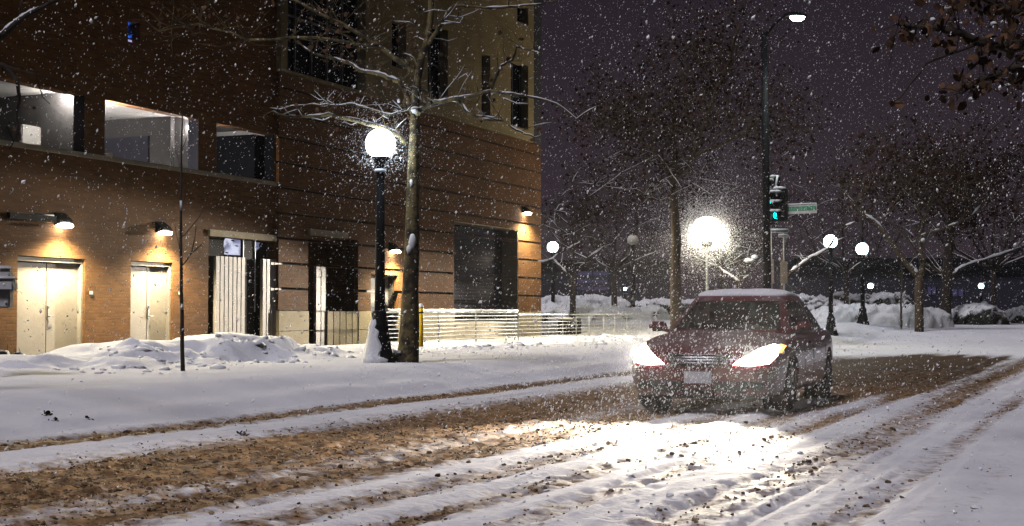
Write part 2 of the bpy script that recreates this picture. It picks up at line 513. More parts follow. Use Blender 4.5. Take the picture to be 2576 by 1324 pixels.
fq = 0.5 * (qa[:-1] + qa[1:]); fs = 0.5 * (sa[:-1] + sa[1:])
FS, FQ = np.meshgrid(fs, fq, indexing='ij')
FY = FS * U.y + FQ * N.y
is_road = (FQ > -9.6) & (FY < 58.5)
is_bank = (FQ < -13.9) & (FQ > -18.2) & (FS < 58) & (FS > 5)
is_pave = (FQ <= -9.6) & ~is_bank & (FY < 58.5) & (FQ > -22) & (FS > -20)
is_open = ~(is_road | is_bank | is_pave)
idx = np.arange(ns * nq).reshape(ns, nq)
QUADS = np.stack([idx[:-1, :-1], idx[1:, :-1], idx[1:, 1:], idx[:-1, 1:]], -1)
for nm, msk in (('road', is_road), ('snow_bank', is_bank), ('pavement', is_pave), ('ground', is_open)):
    qd = QUADS[msk].reshape(-1, 4)[:, ::-1]
    used, inv = np.unique(qd, return_inverse=True)
    inv = inv.reshape(-1, 4)
    me = bpy.data.meshes.new(nm)
    co = np.stack([XG.ravel()[used], YG.ravel()[used], ZG.ravel()[used]], -1).astype(np.float32)
    me.vertices.add(len(used)); me.vertices.foreach_set('co', co.ravel())
    me.loops.add(len(inv) * 4); me.loops.foreach_set('vertex_index', inv.ravel().astype(np.int32))
    me.polygons.add(len(inv))
    me.polygons.foreach_set('loop_start', np.arange(0, len(inv) * 4, 4, dtype=np.int32))
    me.polygons.foreach_set('use_smooth', np.ones(len(inv), dtype=bool))
    a = me.attributes.new('slush', 'FLOAT', 'POINT')
    a.data.foreach_set('value', SLG.ravel()[used].astype(np.float32))
    a = me.attributes.new('wet', 'FLOAT', 'POINT')
    a.data.foreach_set('value', WETG.ravel()[used].astype(np.float32))
    me.update(calc_edges=True); me.validate()
    me.materials.append(GROUND)
    o = bpy.data.objects.new(nm, me)
    o['kind'] = 'structure'
    col.objects.link(o)

# ------------------------------------------------------------------ the brick building
bld = thing('brick_building', 'long brown brick building with steel service doors and a lit upper gallery on the left', 'building', B0, BROT)

def wall_panel(mb, x0, x1, z0, z1, holes=(), y=0.0, t=0.22, edge=True):
    """front skin of a wall with holes, reveals t deep; y is the inward offset of the skin"""
    holes = [(max(a, x0), min(b, x1), max(c, z0), min(d, z1)) for a, b, c, d in holes if b > x0 and a < x1 and d > z0 and c < z1]
    xs = sorted({x0, x1, *[h[0] for h in holes], *[h[1] for h in holes]})
    zs = sorted({z0, z1, *[h[2] for h in holes], *[h[3] for h in holes]})
    def inside(x, z):
        return any(a < x < b and c < z < d for a, b, c, d in holes)
    for i in range(len(xs) - 1):
        for j in range(len(zs) - 1):
            if not inside((xs[i] + xs[i + 1]) / 2, (zs[j] + zs[j + 1]) / 2):
                mb.quad((xs[i], y, zs[j]), (xs[i + 1], y, zs[j]), (xs[i + 1], y, zs[j + 1]), (xs[i], y, zs[j + 1]))
    for a, b, c, d in holes:
        if a > x0: mb.quad((a, y, c), (a, y, d), (a, y + t, d), (a, y + t, c))
        if b < x1: mb.quad((b, y, d), (b, y, c), (b, y + t, c), (b, y + t, d))
        if d < z1: mb.quad((a, y, d), (b, y, d), (b, y + t, d), (a, y + t, d))
        if c > z0: mb.quad((a, y, c), (a, y + t, c), (b, y + t, c), (b, y, c))
    if edge:
        mb.quad((x0, y, z0), (x0, y, z1), (x0, y + t, z1), (x0, y + t, z0))
        mb.quad((x1, y, z1), (x1, y, z0), (x1, y + t, z0), (x1, y + t, z1))
        mb.quad((x0, y, z1), (x1, y, z1), (x1, y + t, z1), (x0, y + t, z1))
        mb.quad((x0, y, z0), (x0, y + t, z0), (x1, y + t, z0), (x1, y, z0))

def hole(px0, py0, px1, py1, d=0.0):
    """opening from its top-left and bottom-right photo points on the facade"""
    a = fl(px0, py0, d); b = fl(px1, py1, d)
    return a, b
XL = fl(692, 700)[0]                # where the banded right wing starts
XR = fl(1355, 700)[0]               # right corner of the building
ZT = 13.0
# openings (x0, x1, z0, z1) in building metres
zd = fl(45, 645)[1]
D1 = (fl(44, 700)[0], fl(214, 700)[0], 0.0, fl(45, 643)[1])
D2 = (fl(329, 700)[0], fl(435, 700)[0], 0.0, fl(330, 656)[1])
SH = (fl(524, 700)[0], fl(691, 700)[0], 0.0, fl(524, 594)[1])
zsill = 4.50
zl0 = fl(300, 399)[1]               # top of the ledge
zg = fl(265, 251)[1]                # head of the gallery openings
zl1 = fl(690, 458)[1]
zl0 = (zl0 + zl1) / 2
G1 = (-9.5, fl(213, 300)[0], zl0, zg)
G2 = (fl(264, 300)[0], fl(500, 300)[0], zl0, zg)
G3 = (fl(545, 300)[0], fl(690, 400)[0], zl0, zg)
BW = (fl(321, 80)[0], fl(352, 80)[0], fl(335, 108)[1], fl(335, 52)[1])
BGW = (fl(705, 100)[0], fl(908, 100)[0], fl(800, 225)[1], ZT - 0.4)
mb = MB()
wall_panel(mb, -10.0, XL, 0.0, ZT, [D1, D2, SH, G1, G2, G3, BW], 0.0, 0.28)
mb.build('wall', BRICK, bld)
# gallery room behind the ledge: pale back wall, ceiling and floor
zc = zg + 0.16
mb = MB()
mb.quad((-10, 3.8, zl0 - 0.1), (XL, 3.8, zl0 - 0.1), (XL, 3.8, zc), (-10, 3.8, zc))
mb.quad((-10, 0.28, zc), (-10, 3.8, zc), (XL, 3.8, zc), (XL, 0.28, zc))
mb.quad((XL, 0.28, zl0), (XL, 0.28, zc), (XL, 3.8, zc), (XL, 3.8, zl0))
mb.quad((-10, 0.28, zl0 - 0.1), (XL, 0.28, zl0 - 0.1), (XL, 3.8, zl0 - 0.1), (-10, 3.8, zl0 - 0.1))
mb.build('gallery_room', PLASTER, bld)
# dark lift core and partitions standing in the gallery
pn = MB()
x0, x1 = fl(133, 300, 1.2)[0], fl(206, 300, 1.2)[0]
pn.box(x0, x1, 1.2, 3.7, zl0 - 0.09, fl(133, 241, 1.2)[1])
GREYPANEL = mat('dark grey panel', (0.022, 0.021, 0.021), rough=0.8, c2=(0.032, 0.03, 0.03), spec=.1)
pn.build('partition', GREYPANEL, bld)
pn = MB()
pn.box(fl(429, 350, 1.0)[0], fl(512, 350, 1.0)[0], 1.0, 3.7, zl0 - 0.09, zc - 0.01)
pn.build('partition', GREYPANEL, bld)
pn = MB(); pn.bbox(fl(55, 360, 1.4)[0], fl(104, 360, 1.4)[0], 1.4, 2.2, zl0 - 0.09, fl(55, 312, 1.4)[1], 0.02)
pn.build('cabinet', mat('mid grey cabinet', (.10, .095, .09)), bld)
pn = MB(); pn.box(fl(105, 360, 1.4)[0], fl(118, 360, 1.4)[0], 1.4, 1.7, zl0 - 0.09, fl(105, 320, 1.4)[1])
pn.build('post', DARK, bld)
pn = MB(); pn.box(XL - 0.5, XL - 0.02, 0.32, 3.6, zl0 - 0.09, zg - 0.02); pn.box(XL - 3.2, XL - 0.51, 1.6, 3.6, zl0 - 0.09, zg - 0.30)  # dark panels added over the end wall, the bay's shade put in as colour
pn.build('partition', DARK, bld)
pn = MB()                                   # sloping ramp parapet seen in the middle bay
a0, a1 = fl(262, 385, 2.6), fl(428, 400, 2.6)
pn.add([(a0[0], 2.6, zl0 - .08), (a1[0] + 0.1, 2.6, zl0 - .08), (a1[0] + 0.1, 2.6, a1[1] + .12), (a0[0], 2.6, a0[1] + 0.0),
        (a0[0], 2.8, zl0 - .08), (a1[0] + 0.1, 2.8, zl0 - .08), (a1[0] + 0.1, 2.8, a1[1] + .12), (a0[0], 2.8, a0[1] + 0.0)],
       [(0, 1, 2, 3), (7, 6, 5, 4), (3, 2, 6, 7), (0, 3, 7, 4), (1, 5, 6, 2)])
pn.build('ramp_parapet', mat('dark brown parapet', (0.035, 0.022, 0.016), rough=0.9), bld)
EM_G = [emis('gallery tube bright', (1.0, 0.95, 0.88), 1700), emis('gallery tube mid', (1.0, 0.94, 0.9), 9000), emis('gallery tube dim', (1.0, 0.95, 0.9), 900)]
for k, (xa, xb, yy) in enumerate(((G1[1] + 0.05, G1[1] + 0.25, 0.55), (G2[0] - 0.32, G2[0] - 0.06, 0.50), (G3[0] - 0.40, G3[0] - 0.12, 0.50))):
    t = MB(); zt_ = zc - (0.05, 0.45, 0.3)[k]; t.tube([(xa, yy, zt_), (xb, yy, zt_)], 0.05, 8)
    t.build('ceiling_lamp', EM_G[k], bld)
for xa, ya in ((G1[1] + 0.30, 3.75), (G2[1] + 0.44, 1.0)):
    pn = MB(); pn.box(xa, xa + 0.07, 0.30, ya, zl0 - 0.08, zc - 0.012); pn.build('partition', GREYPANEL, bld)  # unseen, added to keep each bay's lamp light out of the next
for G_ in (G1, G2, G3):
    pn = MB(); pn.box(G_[1] - 0.014, G_[1] - 0.003, 0.004, 0.285, zl0 + 0.002, zg - 0.003); pn.build('jamb', DARK, bld)  # thin dark lining added so the lamplit reveal looks shaded
# ledge under the gallery openings
mb = MB(); mb.bbox(-10, XL - 0.02, -0.075, 0.27, zl0 - 0.095, zl0, 0.012)
mb.build('ledge', STONE, bld)

# steel double doors
def double_door(D, split, label_dummy=None):
    x0, x1, z0, z1 = D
    w = x1 - x0
    fr = MB()
    fr.box(x0, x0 + 0.045, 0.06, 0.26, 0.0, z1 - 0.01)
    fr.box(x1 - 0.05, x1, 0.06, 0.26, 0.0, z1 - 0.01)
    fr.box(x0 + 0.045, x1 - 0.05, 0.06, 0.26, z1 - 0.10, z1 - 0.01)
    f = fr.build('door_frame', STEEL, bld)
    a = x0 + 0.05; b = x1 - 0.055; m = a + (b - a) * split
    for (p, q_) in ((a, m - 0.006), (m + 0.006, b)):
        lf = MB(); lf.bbox(p, q_, 0.15, 0.20, 0.10, z1 - 0.11, 0.006)
        leaf = lf.build('door', STEEL, bld)
    hd = MB()
    hd.bbox(m + 0.03, m + 0.075, 0.125, 0.148, 1.02, 1.32, 0.006)
    hd.tube([(m + 0.05, 0.149, 1.1), (m + 0.05, 0.09, 1.1), (m + 0.17, 0.09, 1.1)], 0.012, 6)
    hd.build('handle', GALV, leaf)
    for zz in (0.5, 1.2, z1 - 0.4):
        hg = MB(); hg.box(b - 0.01, b + 0.03, 0.11, 0.145, zz, zz + 0.12)
        hg.build('hinge', GALV, leaf)
    th = MB(); th.box(x0, x1, 0.0, 0.27, 0.0, 0.10); th.build('threshold', STONE, bld)
double_door(D1, 0.5); double_door(D2, 0.5)
# dark back to every low opening
mb = MB(); mb.box(-10, XL, 0.30, 0.36, 0.0, zl0 - 0.2); mb.build('inner_wall', DARK, bld) if False else None
# shutter opening with dark transom, two ribbed shutters and an iron post
x0, x1, _, z1 = SH
lin = MB(); lin.bbox(x0 - 0.02, x1 + 0.02, -0.05, 0.1, z1 + 0.003, fl(524, 577)[1], 0.01); lin.build('lintel', STONE, bld)
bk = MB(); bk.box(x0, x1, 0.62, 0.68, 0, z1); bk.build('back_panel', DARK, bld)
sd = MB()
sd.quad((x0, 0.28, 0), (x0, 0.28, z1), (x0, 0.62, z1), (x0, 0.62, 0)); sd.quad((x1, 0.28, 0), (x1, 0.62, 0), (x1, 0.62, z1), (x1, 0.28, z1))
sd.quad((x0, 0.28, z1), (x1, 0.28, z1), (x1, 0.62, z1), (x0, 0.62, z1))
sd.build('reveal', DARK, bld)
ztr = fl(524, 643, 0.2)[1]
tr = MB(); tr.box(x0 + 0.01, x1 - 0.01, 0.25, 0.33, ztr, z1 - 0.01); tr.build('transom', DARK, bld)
def ribbed(xa, xb, za, zb, nr, y=0.2):
    mbx = MB(); w = (xb - xa) / nr
    for k in range(nr):
        o = xa + k * w
        prof = [(o + 0.012, y + 0.05), (o + 0.02, y), (o + w - 0.02, y), (o + w - 0.012, y + 0.05)]
        for i in range(3):
            (p, yy), (q_, y2) = prof[i], prof[i + 1]
            mbx.quad((p, yy, za), (q_, y2, za), (q_, y2, zb), (p, yy, zb))
        mbx.quad((o + 0.012, y + .05, zb), (o + .02, y, zb), (o + w - .02, y, zb), (o + w - .012, y + .05, zb))
    mbx.box(xa, xb, y + 0.05, y + 0.07, za, zb)
    return mbx
ribbed(fl(525, 700, .2)[0], fl(600, 700, .2)[0], 0.2, ztr - 0.01, 7, y=0.0).build('shutter', SHUT, bld)
ribbed(fl(641, 700, .2)[0], fl(690, 700, .2)[0], 0.2, ztr - 0.01, 5, y=-0.03).build('shutter', SHUT, bld)
po = MB(); xa, xb = fl(612, 700, 0.1)[0], fl(640, 700, 0.1)[0]
po.box(xa, xb, 0.11, 0.19, 0.0, fl(620, 604, .1)[1]); post = po.build('post', BLACK, bld)
pe = MB()
zt_ = fl(620, 602, .1)[1]
pe.box(xa - 0.025, xa - 0.003, 0.085, 0.108, 1.2, zt_); pe.box(xb + 0.003, xb + 0.025, 0.085, 0.108, 1.2, zt_); pe.box(xa - .025, xb + .025, .085, .108, zt_ + .002, zt_ + .03)
pe.build('trim', GALV, post)
# crumpled pale sheet of plastic hung in the transom, its light put in as patchy emission
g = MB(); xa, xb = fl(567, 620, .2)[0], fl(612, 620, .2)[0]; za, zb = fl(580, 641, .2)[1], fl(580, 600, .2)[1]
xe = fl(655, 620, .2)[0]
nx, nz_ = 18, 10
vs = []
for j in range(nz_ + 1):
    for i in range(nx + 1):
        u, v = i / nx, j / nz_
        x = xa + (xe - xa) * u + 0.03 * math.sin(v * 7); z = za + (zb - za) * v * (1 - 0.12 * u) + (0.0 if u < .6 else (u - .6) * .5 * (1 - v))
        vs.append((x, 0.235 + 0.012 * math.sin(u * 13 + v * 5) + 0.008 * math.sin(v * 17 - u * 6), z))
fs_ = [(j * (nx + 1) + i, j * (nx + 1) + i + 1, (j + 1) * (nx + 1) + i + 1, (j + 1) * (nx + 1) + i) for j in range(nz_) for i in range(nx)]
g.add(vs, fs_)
pm = bpy.data.materials.new('plastic sheet glow'); nt, b_ = nodes_of(pm)
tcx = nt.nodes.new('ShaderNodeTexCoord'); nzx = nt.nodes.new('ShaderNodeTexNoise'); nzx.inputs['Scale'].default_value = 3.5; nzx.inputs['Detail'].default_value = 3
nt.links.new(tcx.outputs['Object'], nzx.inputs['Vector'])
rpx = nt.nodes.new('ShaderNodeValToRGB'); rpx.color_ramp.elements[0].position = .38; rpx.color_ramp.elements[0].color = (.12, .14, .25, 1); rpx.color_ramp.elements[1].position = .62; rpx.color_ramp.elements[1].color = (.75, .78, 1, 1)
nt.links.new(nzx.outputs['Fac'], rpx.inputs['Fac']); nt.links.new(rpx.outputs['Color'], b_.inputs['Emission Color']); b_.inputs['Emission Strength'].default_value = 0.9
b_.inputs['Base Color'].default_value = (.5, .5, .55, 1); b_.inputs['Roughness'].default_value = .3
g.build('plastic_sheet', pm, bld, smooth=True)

# right wing: banded brick courses over a cream plinth, tan upper storey
zp = fl(1355, 783)[1]; zp = 1.24
zband = [fl(1132, y)[1] for y in (739, 690, 638, 585, 536)]
st = (zband[-1] - zband[0]) / 4
zup = fl(1355, 366)[1]
bands = [zband[0] + st * k for k in range(0, 20) if zband[0] + st * k < zup - 0.25]
A2 = (fl(767, 700)[0], fl(816, 700)[0], 0.0, fl(770, 611)[1])      # narrow dark alcove
A2b = (fl(767, 700)[0], fl(893, 700)[0], 0.0, fl(893, 604)[1])
D3 = (fl(925, 700)[0], fl(994, 700)[0], 0.0, fl(925, 690)[1])
DK = (fl(1135, 700)[0], fl(1297, 700)[0], 0.9, fl(1135, 556)[1])
holes = [A2b, D3, DK]
mb = MB()
zz = [zp] + bands + [zup]
for i in range(len(zz) - 1):
    lo = zz[i] + (0.035 if i else 0.0); hi = zz[i + 1] - 0.035
    wall_panel(mb, XL + 0.001, XR, lo, hi, holes, -0.10, 0.13)
mb.build('banded_wall', BRICK, bld)
mb = MB(); wall_panel(mb, XL + 0.001, XR, zp - 0.02, zup, holes, 0.028, 0.25)
mb.build('groove', mat('dark mortar groove', (0.035, 0.02, 0.012), rough=0.95), bld)
mb = MB(); wall_panel(mb, XL + 0.001, XR, 0.0, 0.70, [A2b, D3, DK], -0.13, 0.35); wall_panel(mb, XL + 0.001, XR, 0.716, zp - 0.016, [A2b, D3, DK], -0.13, 0.35)
mb.build('plinth', STONE, bld)
# shadowed alcove: iron jamb, strip of shutter, recessed brick back, ribbed cream base
x0, x1, z0, z1 = A2b
mb = MB(); mb.quad((x0, 0.9, zp), (x1, 0.9, zp), (x1, 0.9, z1), (x0, 0.9, z1))
mb.quad((x1, 0.28, 0), (x1, 0.9, 0), (x1, 0.9, z1), (x1, 0.28, z1)); mb.quad((x0, 0.28, z1), (x1, 0.28, z1), (x1, 0.9, z1), (x0, 0.9, z1))
mb.quad((x0, 0.28, 0), (x0, 0.28, z1), (x0, 0.9, z1), (x0, 0.9, 0))
mb.build('alcove', BRICK, bld)
mb = MB(); mb.box(x0 + 0.005, x0 + 0.42, 0.25, 0.5, 0, z1 - 0.01); mb.build('jamb', BLACK, bld)
ribbed(x0 + 0.44, x0 + 0.98, 0.1, fl(790, 672, .3)[1], 2, y=-0.08).build('shutter', SHUT, bld)
ribbed(x0 + 0.99, x1 - 0.01, 0.1, zp - 0.02, 5, y=-0.115).build('ribbed_base', STONE, bld)
lin = MB(); lin.bbox(x0 - 0.05, fl(862, 600)[0], -0.19, -0.102, z1 + 0.003, z1 + 0.17, 0.01); lin.build('lintel', STONE, bld)
# third door and dock shutter
def plain_door(D, m, y=0.2, hx=0.12):
    x0, x1, z0, z1 = D
    d = MB(); d.bbox(x0 + 0.05, x1 - 0.05, y, y + 0.05, z0 + 0.02, z1 - 0.05, 0.006); dd = d.build('door', m, bld)
    f = MB(); f.box(x0, x0 + 0.05, 0.06, 0.3, z0, z1); f.box(x1 - 0.05, x1, 0.06, 0.3, z0, z1); f.box(x0 + 0.05, x1 - 0.05, 0.06, 0.3, z1 - 0.05, z1)
    f.build('door_frame', FRAME, bld)
    h = MB(); h.tube([(x0 + hx, y, 1.15), (x0 + hx, y - 0.06, 1.15), (x0 + hx + 0.12, y - 0.06, 1.15)], 0.012, 6); h.build('handle', GALV, dd)
GREYD = mat('grey steel door paint', (0.16, 0.16, 0.19), rough=0.5, c2=(0.20, 0.20, 0.23))
plain_door(D3, GREYD)
x0, x1, z0, z1 = DK
dk = MB()
nsl = int((z1 - z0) / 0.11)
for k in range(nsl):
    a = z0 + k * (z1 - z0) / nsl; b = a + (z1 - z0) / nsl - 0.006
    dk.quad((x0, 0.55, a), (x1, 0.55, a), (x1, 0.544, (a + b) / 2), (x0, 0.544, (a + b) / 2)); dk.quad((x0, 0.544, (a + b) / 2), (x1, 0.544, (a + b) / 2), (x1, 0.55, b), (x0, 0.55, b))
dk.box(x0, x1, 0.56, 0.6, z0, z1)
dk.build('dock_shutter', DOCK, bld)
jb = MB(); jb.box(x1 - 0.03, x1 - 0.002, -0.085, 0.52, z0, z1 - .002); jb.box(x0 + .002, x0 + .03, -.085, .52, z0, z1 - .002); jb.box(x0 + .03, x1 - .03, -.085, .52, z1 - .03, z1 - .002)
jb.build('door_lining', STONE, bld)
# tan upper storey with tall dark windows
def win(px0, py0, px1, py1):
    return (fl(px0, py0)[0], fl(px1, py0)[0], fl((px0 + px1) / 2, py1)[1], min(ZT - .3, fl((px0 + px1) / 2, py0)[1]))
WS = [win(1066, 67, 1117, 250), win(1202, 137, 1224, 302), win(1276, 157, 1320, 321), win(975, 55, 1012, 172), win(713, -80, 910, 205), win(1292, 15, 1320, 60)]
XC = fl(1334, 300)[0]
mb = MB(); wall_panel(mb, XL + 0.001, XC, zup + 0.002, ZT, WS, -0.14, 0.45); mb.build('upper_wall', TAN, bld)
mb = MB(); wall_panel(mb, XC + 0.002, XR, zup + 0.002, ZT, [], -0.12, 0.5); mb.build('corner_pier', mat('dark slate cladding', (0.02, 0.018, 0.018), rough=0.7), bld)
for W in WS:
    g = MB(); g.box(W[0], W[1], 0.2, 0.24, W[2], W[3]); wn = g.build('window', DGLASS, bld)
    f = MB(); n = max(1, round((W[1] - W[0]) / 0.9))
    for k in range(n + 1):
        xx = W[0] + (W[1] - W[0]) * k / n
        f.box(max(W[0], xx - 0.03), min(W[1], xx + 0.03), 0.14, 0.199, W[2], W[3])
    for k in range(1, max(2, int((W[3] - W[2]) / 1.2))):
        zz_ = W[2] + (W[3] - W[2]) * k / max(2, int((W[3] - W[2]) / 1.2))
        f.box(W[0] + .031, W[1] - .031, 0.15, 0.197, zz_ - 0.025, zz_ + 0.025)
    f.build('frame', FRAME, wn)
# small window with blue light inside
BLUE = bpy.data.materials.new('blue lit room'); nt, b_ = nodes_of(BLUE)
tcx = nt.nodes.new('ShaderNodeTexCoord'); nzx = nt.nodes.new('ShaderNodeTexNoise'); nzx.inputs['Scale'].default_value = 5.0; nzx.inputs['Detail'].default_value = 2
nt.links.new(tcx.outputs['Object'], nzx.inputs['Vector'])
rpx = nt.nodes.new('ShaderNodeValToRGB'); rpx.color_ramp.elements[0].position = .44; rpx.color_ramp.elements[0].color = (0, .001, .012, 1); rpx.color_ramp.elements[1].position = .56; rpx.color_ramp.elements[1].color = (.04, .18, 1, 1)
nt.links.new(nzx.outputs['Fac'], rpx.inputs['Fac']); nt.links.new(rpx.outputs['Color'], b_.inputs['Emission Color']); b_.inputs['Emission Strength'].default_value = 0.75
b_.inputs['Base Color'].default_value = (.02, .02, .04, 1)
x0, x1, z0, z1 = BW
g = MB(); g.box(x0, x1, 0.22, 0.27, z0 + 0.12, z1); wn = g.build('window', BLUE, bld)
f = MB(); f.box((x0 + x1) / 2 - .02, (x0 + x1) / 2 + .02, .17, .215, z0, z1)
for k in range(1, 4): f.box(x0, x1, .18, .213, z0 + (z1 - z0) * k / 4 - .015, z0 + (z1 - z0) * k / 4 + .015)
f.build('frame', FRAME, wn)
g = MB(); g.box(x0, x1, 0.215, 0.265, z0, z0 + 0.118); g.build('shelf', emis('pale shelf glow', (.55, .5, .9), 0.7), wn)  # emission stands in for light falling on the shelf
# ends, roof and back so that the block is closed
mb = MB()
mb.box(-10.3, XR - 0.02, 12, 12.3, 0, ZT)
mb.box(XR - 0.3, XR - 0.003, 0.40, 12, 0, ZT)
mb.box(-10.3, -10.0, 0.0, 12, 0, ZT)
mb.build('outer_wall', BRICK, bld)
mb = MB(); mb.box(-10.3, XR + 0.1, -0.25, 12.3, ZT + 0.01, ZT + 0.35); mb.build('roof', DARK, bld)
# number plates of bell pushes beside the doors
for px, py in ((228, 737), (451, 738)):
    x, z = fl(px, py); g = MB(); g.bbox(x - .05, x + .05, -.03, 0.0, z - .04, z + .04, .008); g.build('bell_box', GALV, bld)

# wall lamps over the doors
LENS = emis('wall lamp lens', (1.0, 0.95, 0.80), 60)
WARM = (1.0, 0.86, 0.52)
def wall_lamp(px, py, label, power, y0=0.0, sc_=1.0, cone=158):
    x, z = fl(px, py)
    p = B0 + Matrix.Rotation(BROT, 3, 'Z') @ Vector((x, y0, 0)); p.z = z
    t = thing('wall_lamp', label, 'wall lamp', p, BROT, 'wall lamps over the doors')
    h = MB(); h.add([(-.17, 0, -.06), (.17, 0, -.06), (.17, 0, .2), (-.17, 0, .2), (-.17, -.22, .0), (.17, -.22, .0), (.17, -.20, .05), (-.17, -.20, .05)],
                    [(0, 1, 2, 3), (4, 7, 6, 5), (3, 2, 6, 7), (0, 3, 7, 4), (1, 5, 6, 2), (0, 4, 5, 1)])
    h.build('housing', BLACK, t)
    l = MB(); l.bbox(-.14, .14, -.255, -.03, -.105, -.035, .02); l.build('lens', LENS, t)
    light('lamp_light', 'SPOT', (0, -.36, -.13), power, WARM, t, .14, (0, -0.45, -1), cone, .5)
    return t
wall_lamp(150, 560, 'lit wall lamp at the end of a long dark beam over the widest door', 1350)
wall_lamp(402, 580, 'lit wall lamp over the narrower double door behind the thin bare sapling', 1180)
wall_lamp(977, 628, 'lit wall lamp over the grey door hidden behind the black globe lamp post', 1500, -0.10)
wall_lamp(1311, 533, 'lit wall lamp above the right corner of the big dark dock shutter', 1900, -0.10)
# long dark bracket beam on the wall, left of the first lamp
x0, z0 = fl(8, 546); x1, z1 = fl(126, 549)
pb = B0 + Matrix.Rotation(BROT, 3, 'Z') @ Vector(((x0 + x1) / 2, -0.12, 0)); pb.z = (z0 + z1) / 2
bt = thing('bracket_beam', 'long dark horizontal beam fixed to the brick wall left of the first wall lamp', 'beam', pb, BROT)
hw = (x1 - x0) / 2
m_ = MB(); m_.bbox(-hw, hw, -.05, .05, -.06, .06, .01); m_.box(-hw + .2, -hw + .28, .05, .12, -.05, .05); m_.box(hw - .28, hw - .2, .05, .12, -.05, .05); m_.build('beam', BLACK, bt)
m_ = MB(); m_.tube([(0.1, 0, .07), (hw - .05, 0, .07)], .035, 8, flat=.6); m_.build('snow_cover', SNOW, bt, True)

# ------------------------------------------------------------------ globe street lamps
GLOBE = emis('lit globe glass', (0.80, 0.93, 1.0), 30)
GLOBE_FAR = emis('lit far globe glass', (0.62, 0.93, 1.0), 26)
DIMG = mat('unlit frosted globe', (0.55, 0.52, 0.45), rough=0.4, c2=(0.62, 0.58, 0.5))
def globe_lamp(px, py, Y, base_px, label, gm, full=False, gr=0.265, group='globe street lamps'):
    c = at(px, py, Y)
    zb = gz(c.x, c.y) - 0.05
    t = thing('street_lamp', label, 'street lamp', (c.x, c.y, zb), 0.3, group)
    H = c.z - zb
    g = MB(); prof = []
    for k in range(15):
        a = -math.pi / 2 + 0.50 + (math.pi - 0.50) * k / 14
        prof.append((max(0.002, gr * math.cos(a)), H + gr * math.sin(a)))
    g.lathe(prof, 24); g.build('globe', gm, t, True)
    cb = MB(); zc_ = H - gr * 0.88
    cb.lathe([(.055, zc_ - .30), (.09, zc_ - .27), (.07, zc_ - .22), (.075, zc_ - .12), (.13, zc_ - .06), (.145, zc_ - .03), (.15, zc_ + .0)], 16)
    cb.build('fitter', BLACK, t, True)
    p = MB(); zp_ = 0.95 if full else 0.8
    p.lathe([(.098, zp_), (.092, 1.3), (.085, 2.0), (.072, zc_ - .29)], 16, wob=.03); p.build('pole', BLACK, t, True)
    b = MB()
    b.lathe([(.27, 0), (.275, .10), (.25, .14), (.235, .17), (.20, .34), (.165, .55), (.15, .62), (.165, .66), (.14, .72), (.115, zp_ - .03), (.098, zp_ + .01)], 20, wob=.02)
    b.build('base', BLACK, t, True)
    if full:
        s = MB()                                            # snow plastered on the windward side of the base
        n = 14
        prof = [(.295, .02), (.30, .12), (.26, .17), (.225, .34), (.19, .50), (.17, .60), (.175, .66), (.15, .72), (.12, .80)]
        vs, fs_ = [], []
        for j, (r, z) in enumerate(prof):
            for k in range(n + 1):
                a = R(120 + 6 * math.sin(j * 1.9)) + R(165 - 7 * j + 12 * math.sin(j * 2.7)) * k / n
                w_ = math.sin(math.pi * k / n) ** .5
                rr = r - .03 + .06 * w_ + .012 * math.sin(k * 2.3 + j)
                vs.append((rr * math.cos(a), rr * math.sin(a), z + .015 * math.sin(k * 1.7)))
        for j in range(len(prof) - 1):
            for k in range(n):
                i = j * (n + 1) + k
                fs_.append((i, i + 1, i + n + 2, i + n + 1))
        s.add(vs, fs_); s.build('snow_cover', SNOW, t, True)
        s2 = MB(); s2.lathe([(.10, zc_ - .275), (.115, zc_ - .25), (.09, zc_ - .215)], 14); s2.build('snow_ring', SNOW, t, True)
    return t
globe_lamp(957, 362, 26.0, None, 'tall black street lamp with lit white globe and snow-plastered flared base', GLOBE, True)
globe_lamp(1391, 622, 70, None, 'lit globe lamp just right of the building corner', GLOBE_FAR)
globe_lamp(2089, 608, 58, None, 'lit globe lamp right of the street sign, the higher of two side by side', GLOBE_FAR, group='globe street lamps')
globe_lamp(2169, 627, 64, None, 'lit globe lamp on the far right, lower and further right of the pair', GLOBE_FAR)
globe_lamp(1592, 604, 70, None, 'unlit frosted globe lamp on a black post, left of the floodlight', DIMG)
globe_lamp(2190, 720, 112, None, 'small far lit lamp just below the lower of the two globes', GLOBE_FAR, gr=.21)
globe_lamp(2468, 720, 112, None, 'small far lit lamp near the right edge, beyond the dark hedge', GLOBE_FAR, gr=.2)
globe_lamp(1572, 727, 125, None, 'tiny far lit lamp low beside the unlit globe post', GLOBE_FAR, gr=.13)

# ------------------------------------------------------------------ floodlight behind the car
FLOOD = emis('floodlight glass', (1.0, 0.92, 0.72), 140)
c = at(1778, 578, 55.0)
zb = gz(c.x, c.y) - .05
t = thing('flood_light', 'blazing round floodlight on a thin pole behind the car', 'floodlight', (c.x, c.y, zb), 0.0)
H = c.z - zb
m_ = MB(); m_.tube([(0, 0, 0), (0, 0, H - .64)], .05, 10); m_.build('pole', GALV, t)
g = MB(); prof = []
for k in range(17):
    a = -math.pi / 2 + math.pi * k / 16
    prof.append((max(.003, .50 * math.cos(a)), H + .48 * math.sin(a)))
g.lathe(prof, 32); g.build('lens', FLOOD, t, True)
h = MB(); h.lathe([(.10, H - .66), (.2, H - .58), (.26, H - .42), (.2, H - .39)], 20); h.build('lamp_base', BLACK, t, True)
h = MB(); h.lathe([(.17, H + .455), (.10, H + .50), (.02, H + .53)], 20); h.build('cap', BLACK, t, True)
fd = (-U * math.cos(R(8.5)) - N * math.sin(R(8.5))); fd.z = -0.15
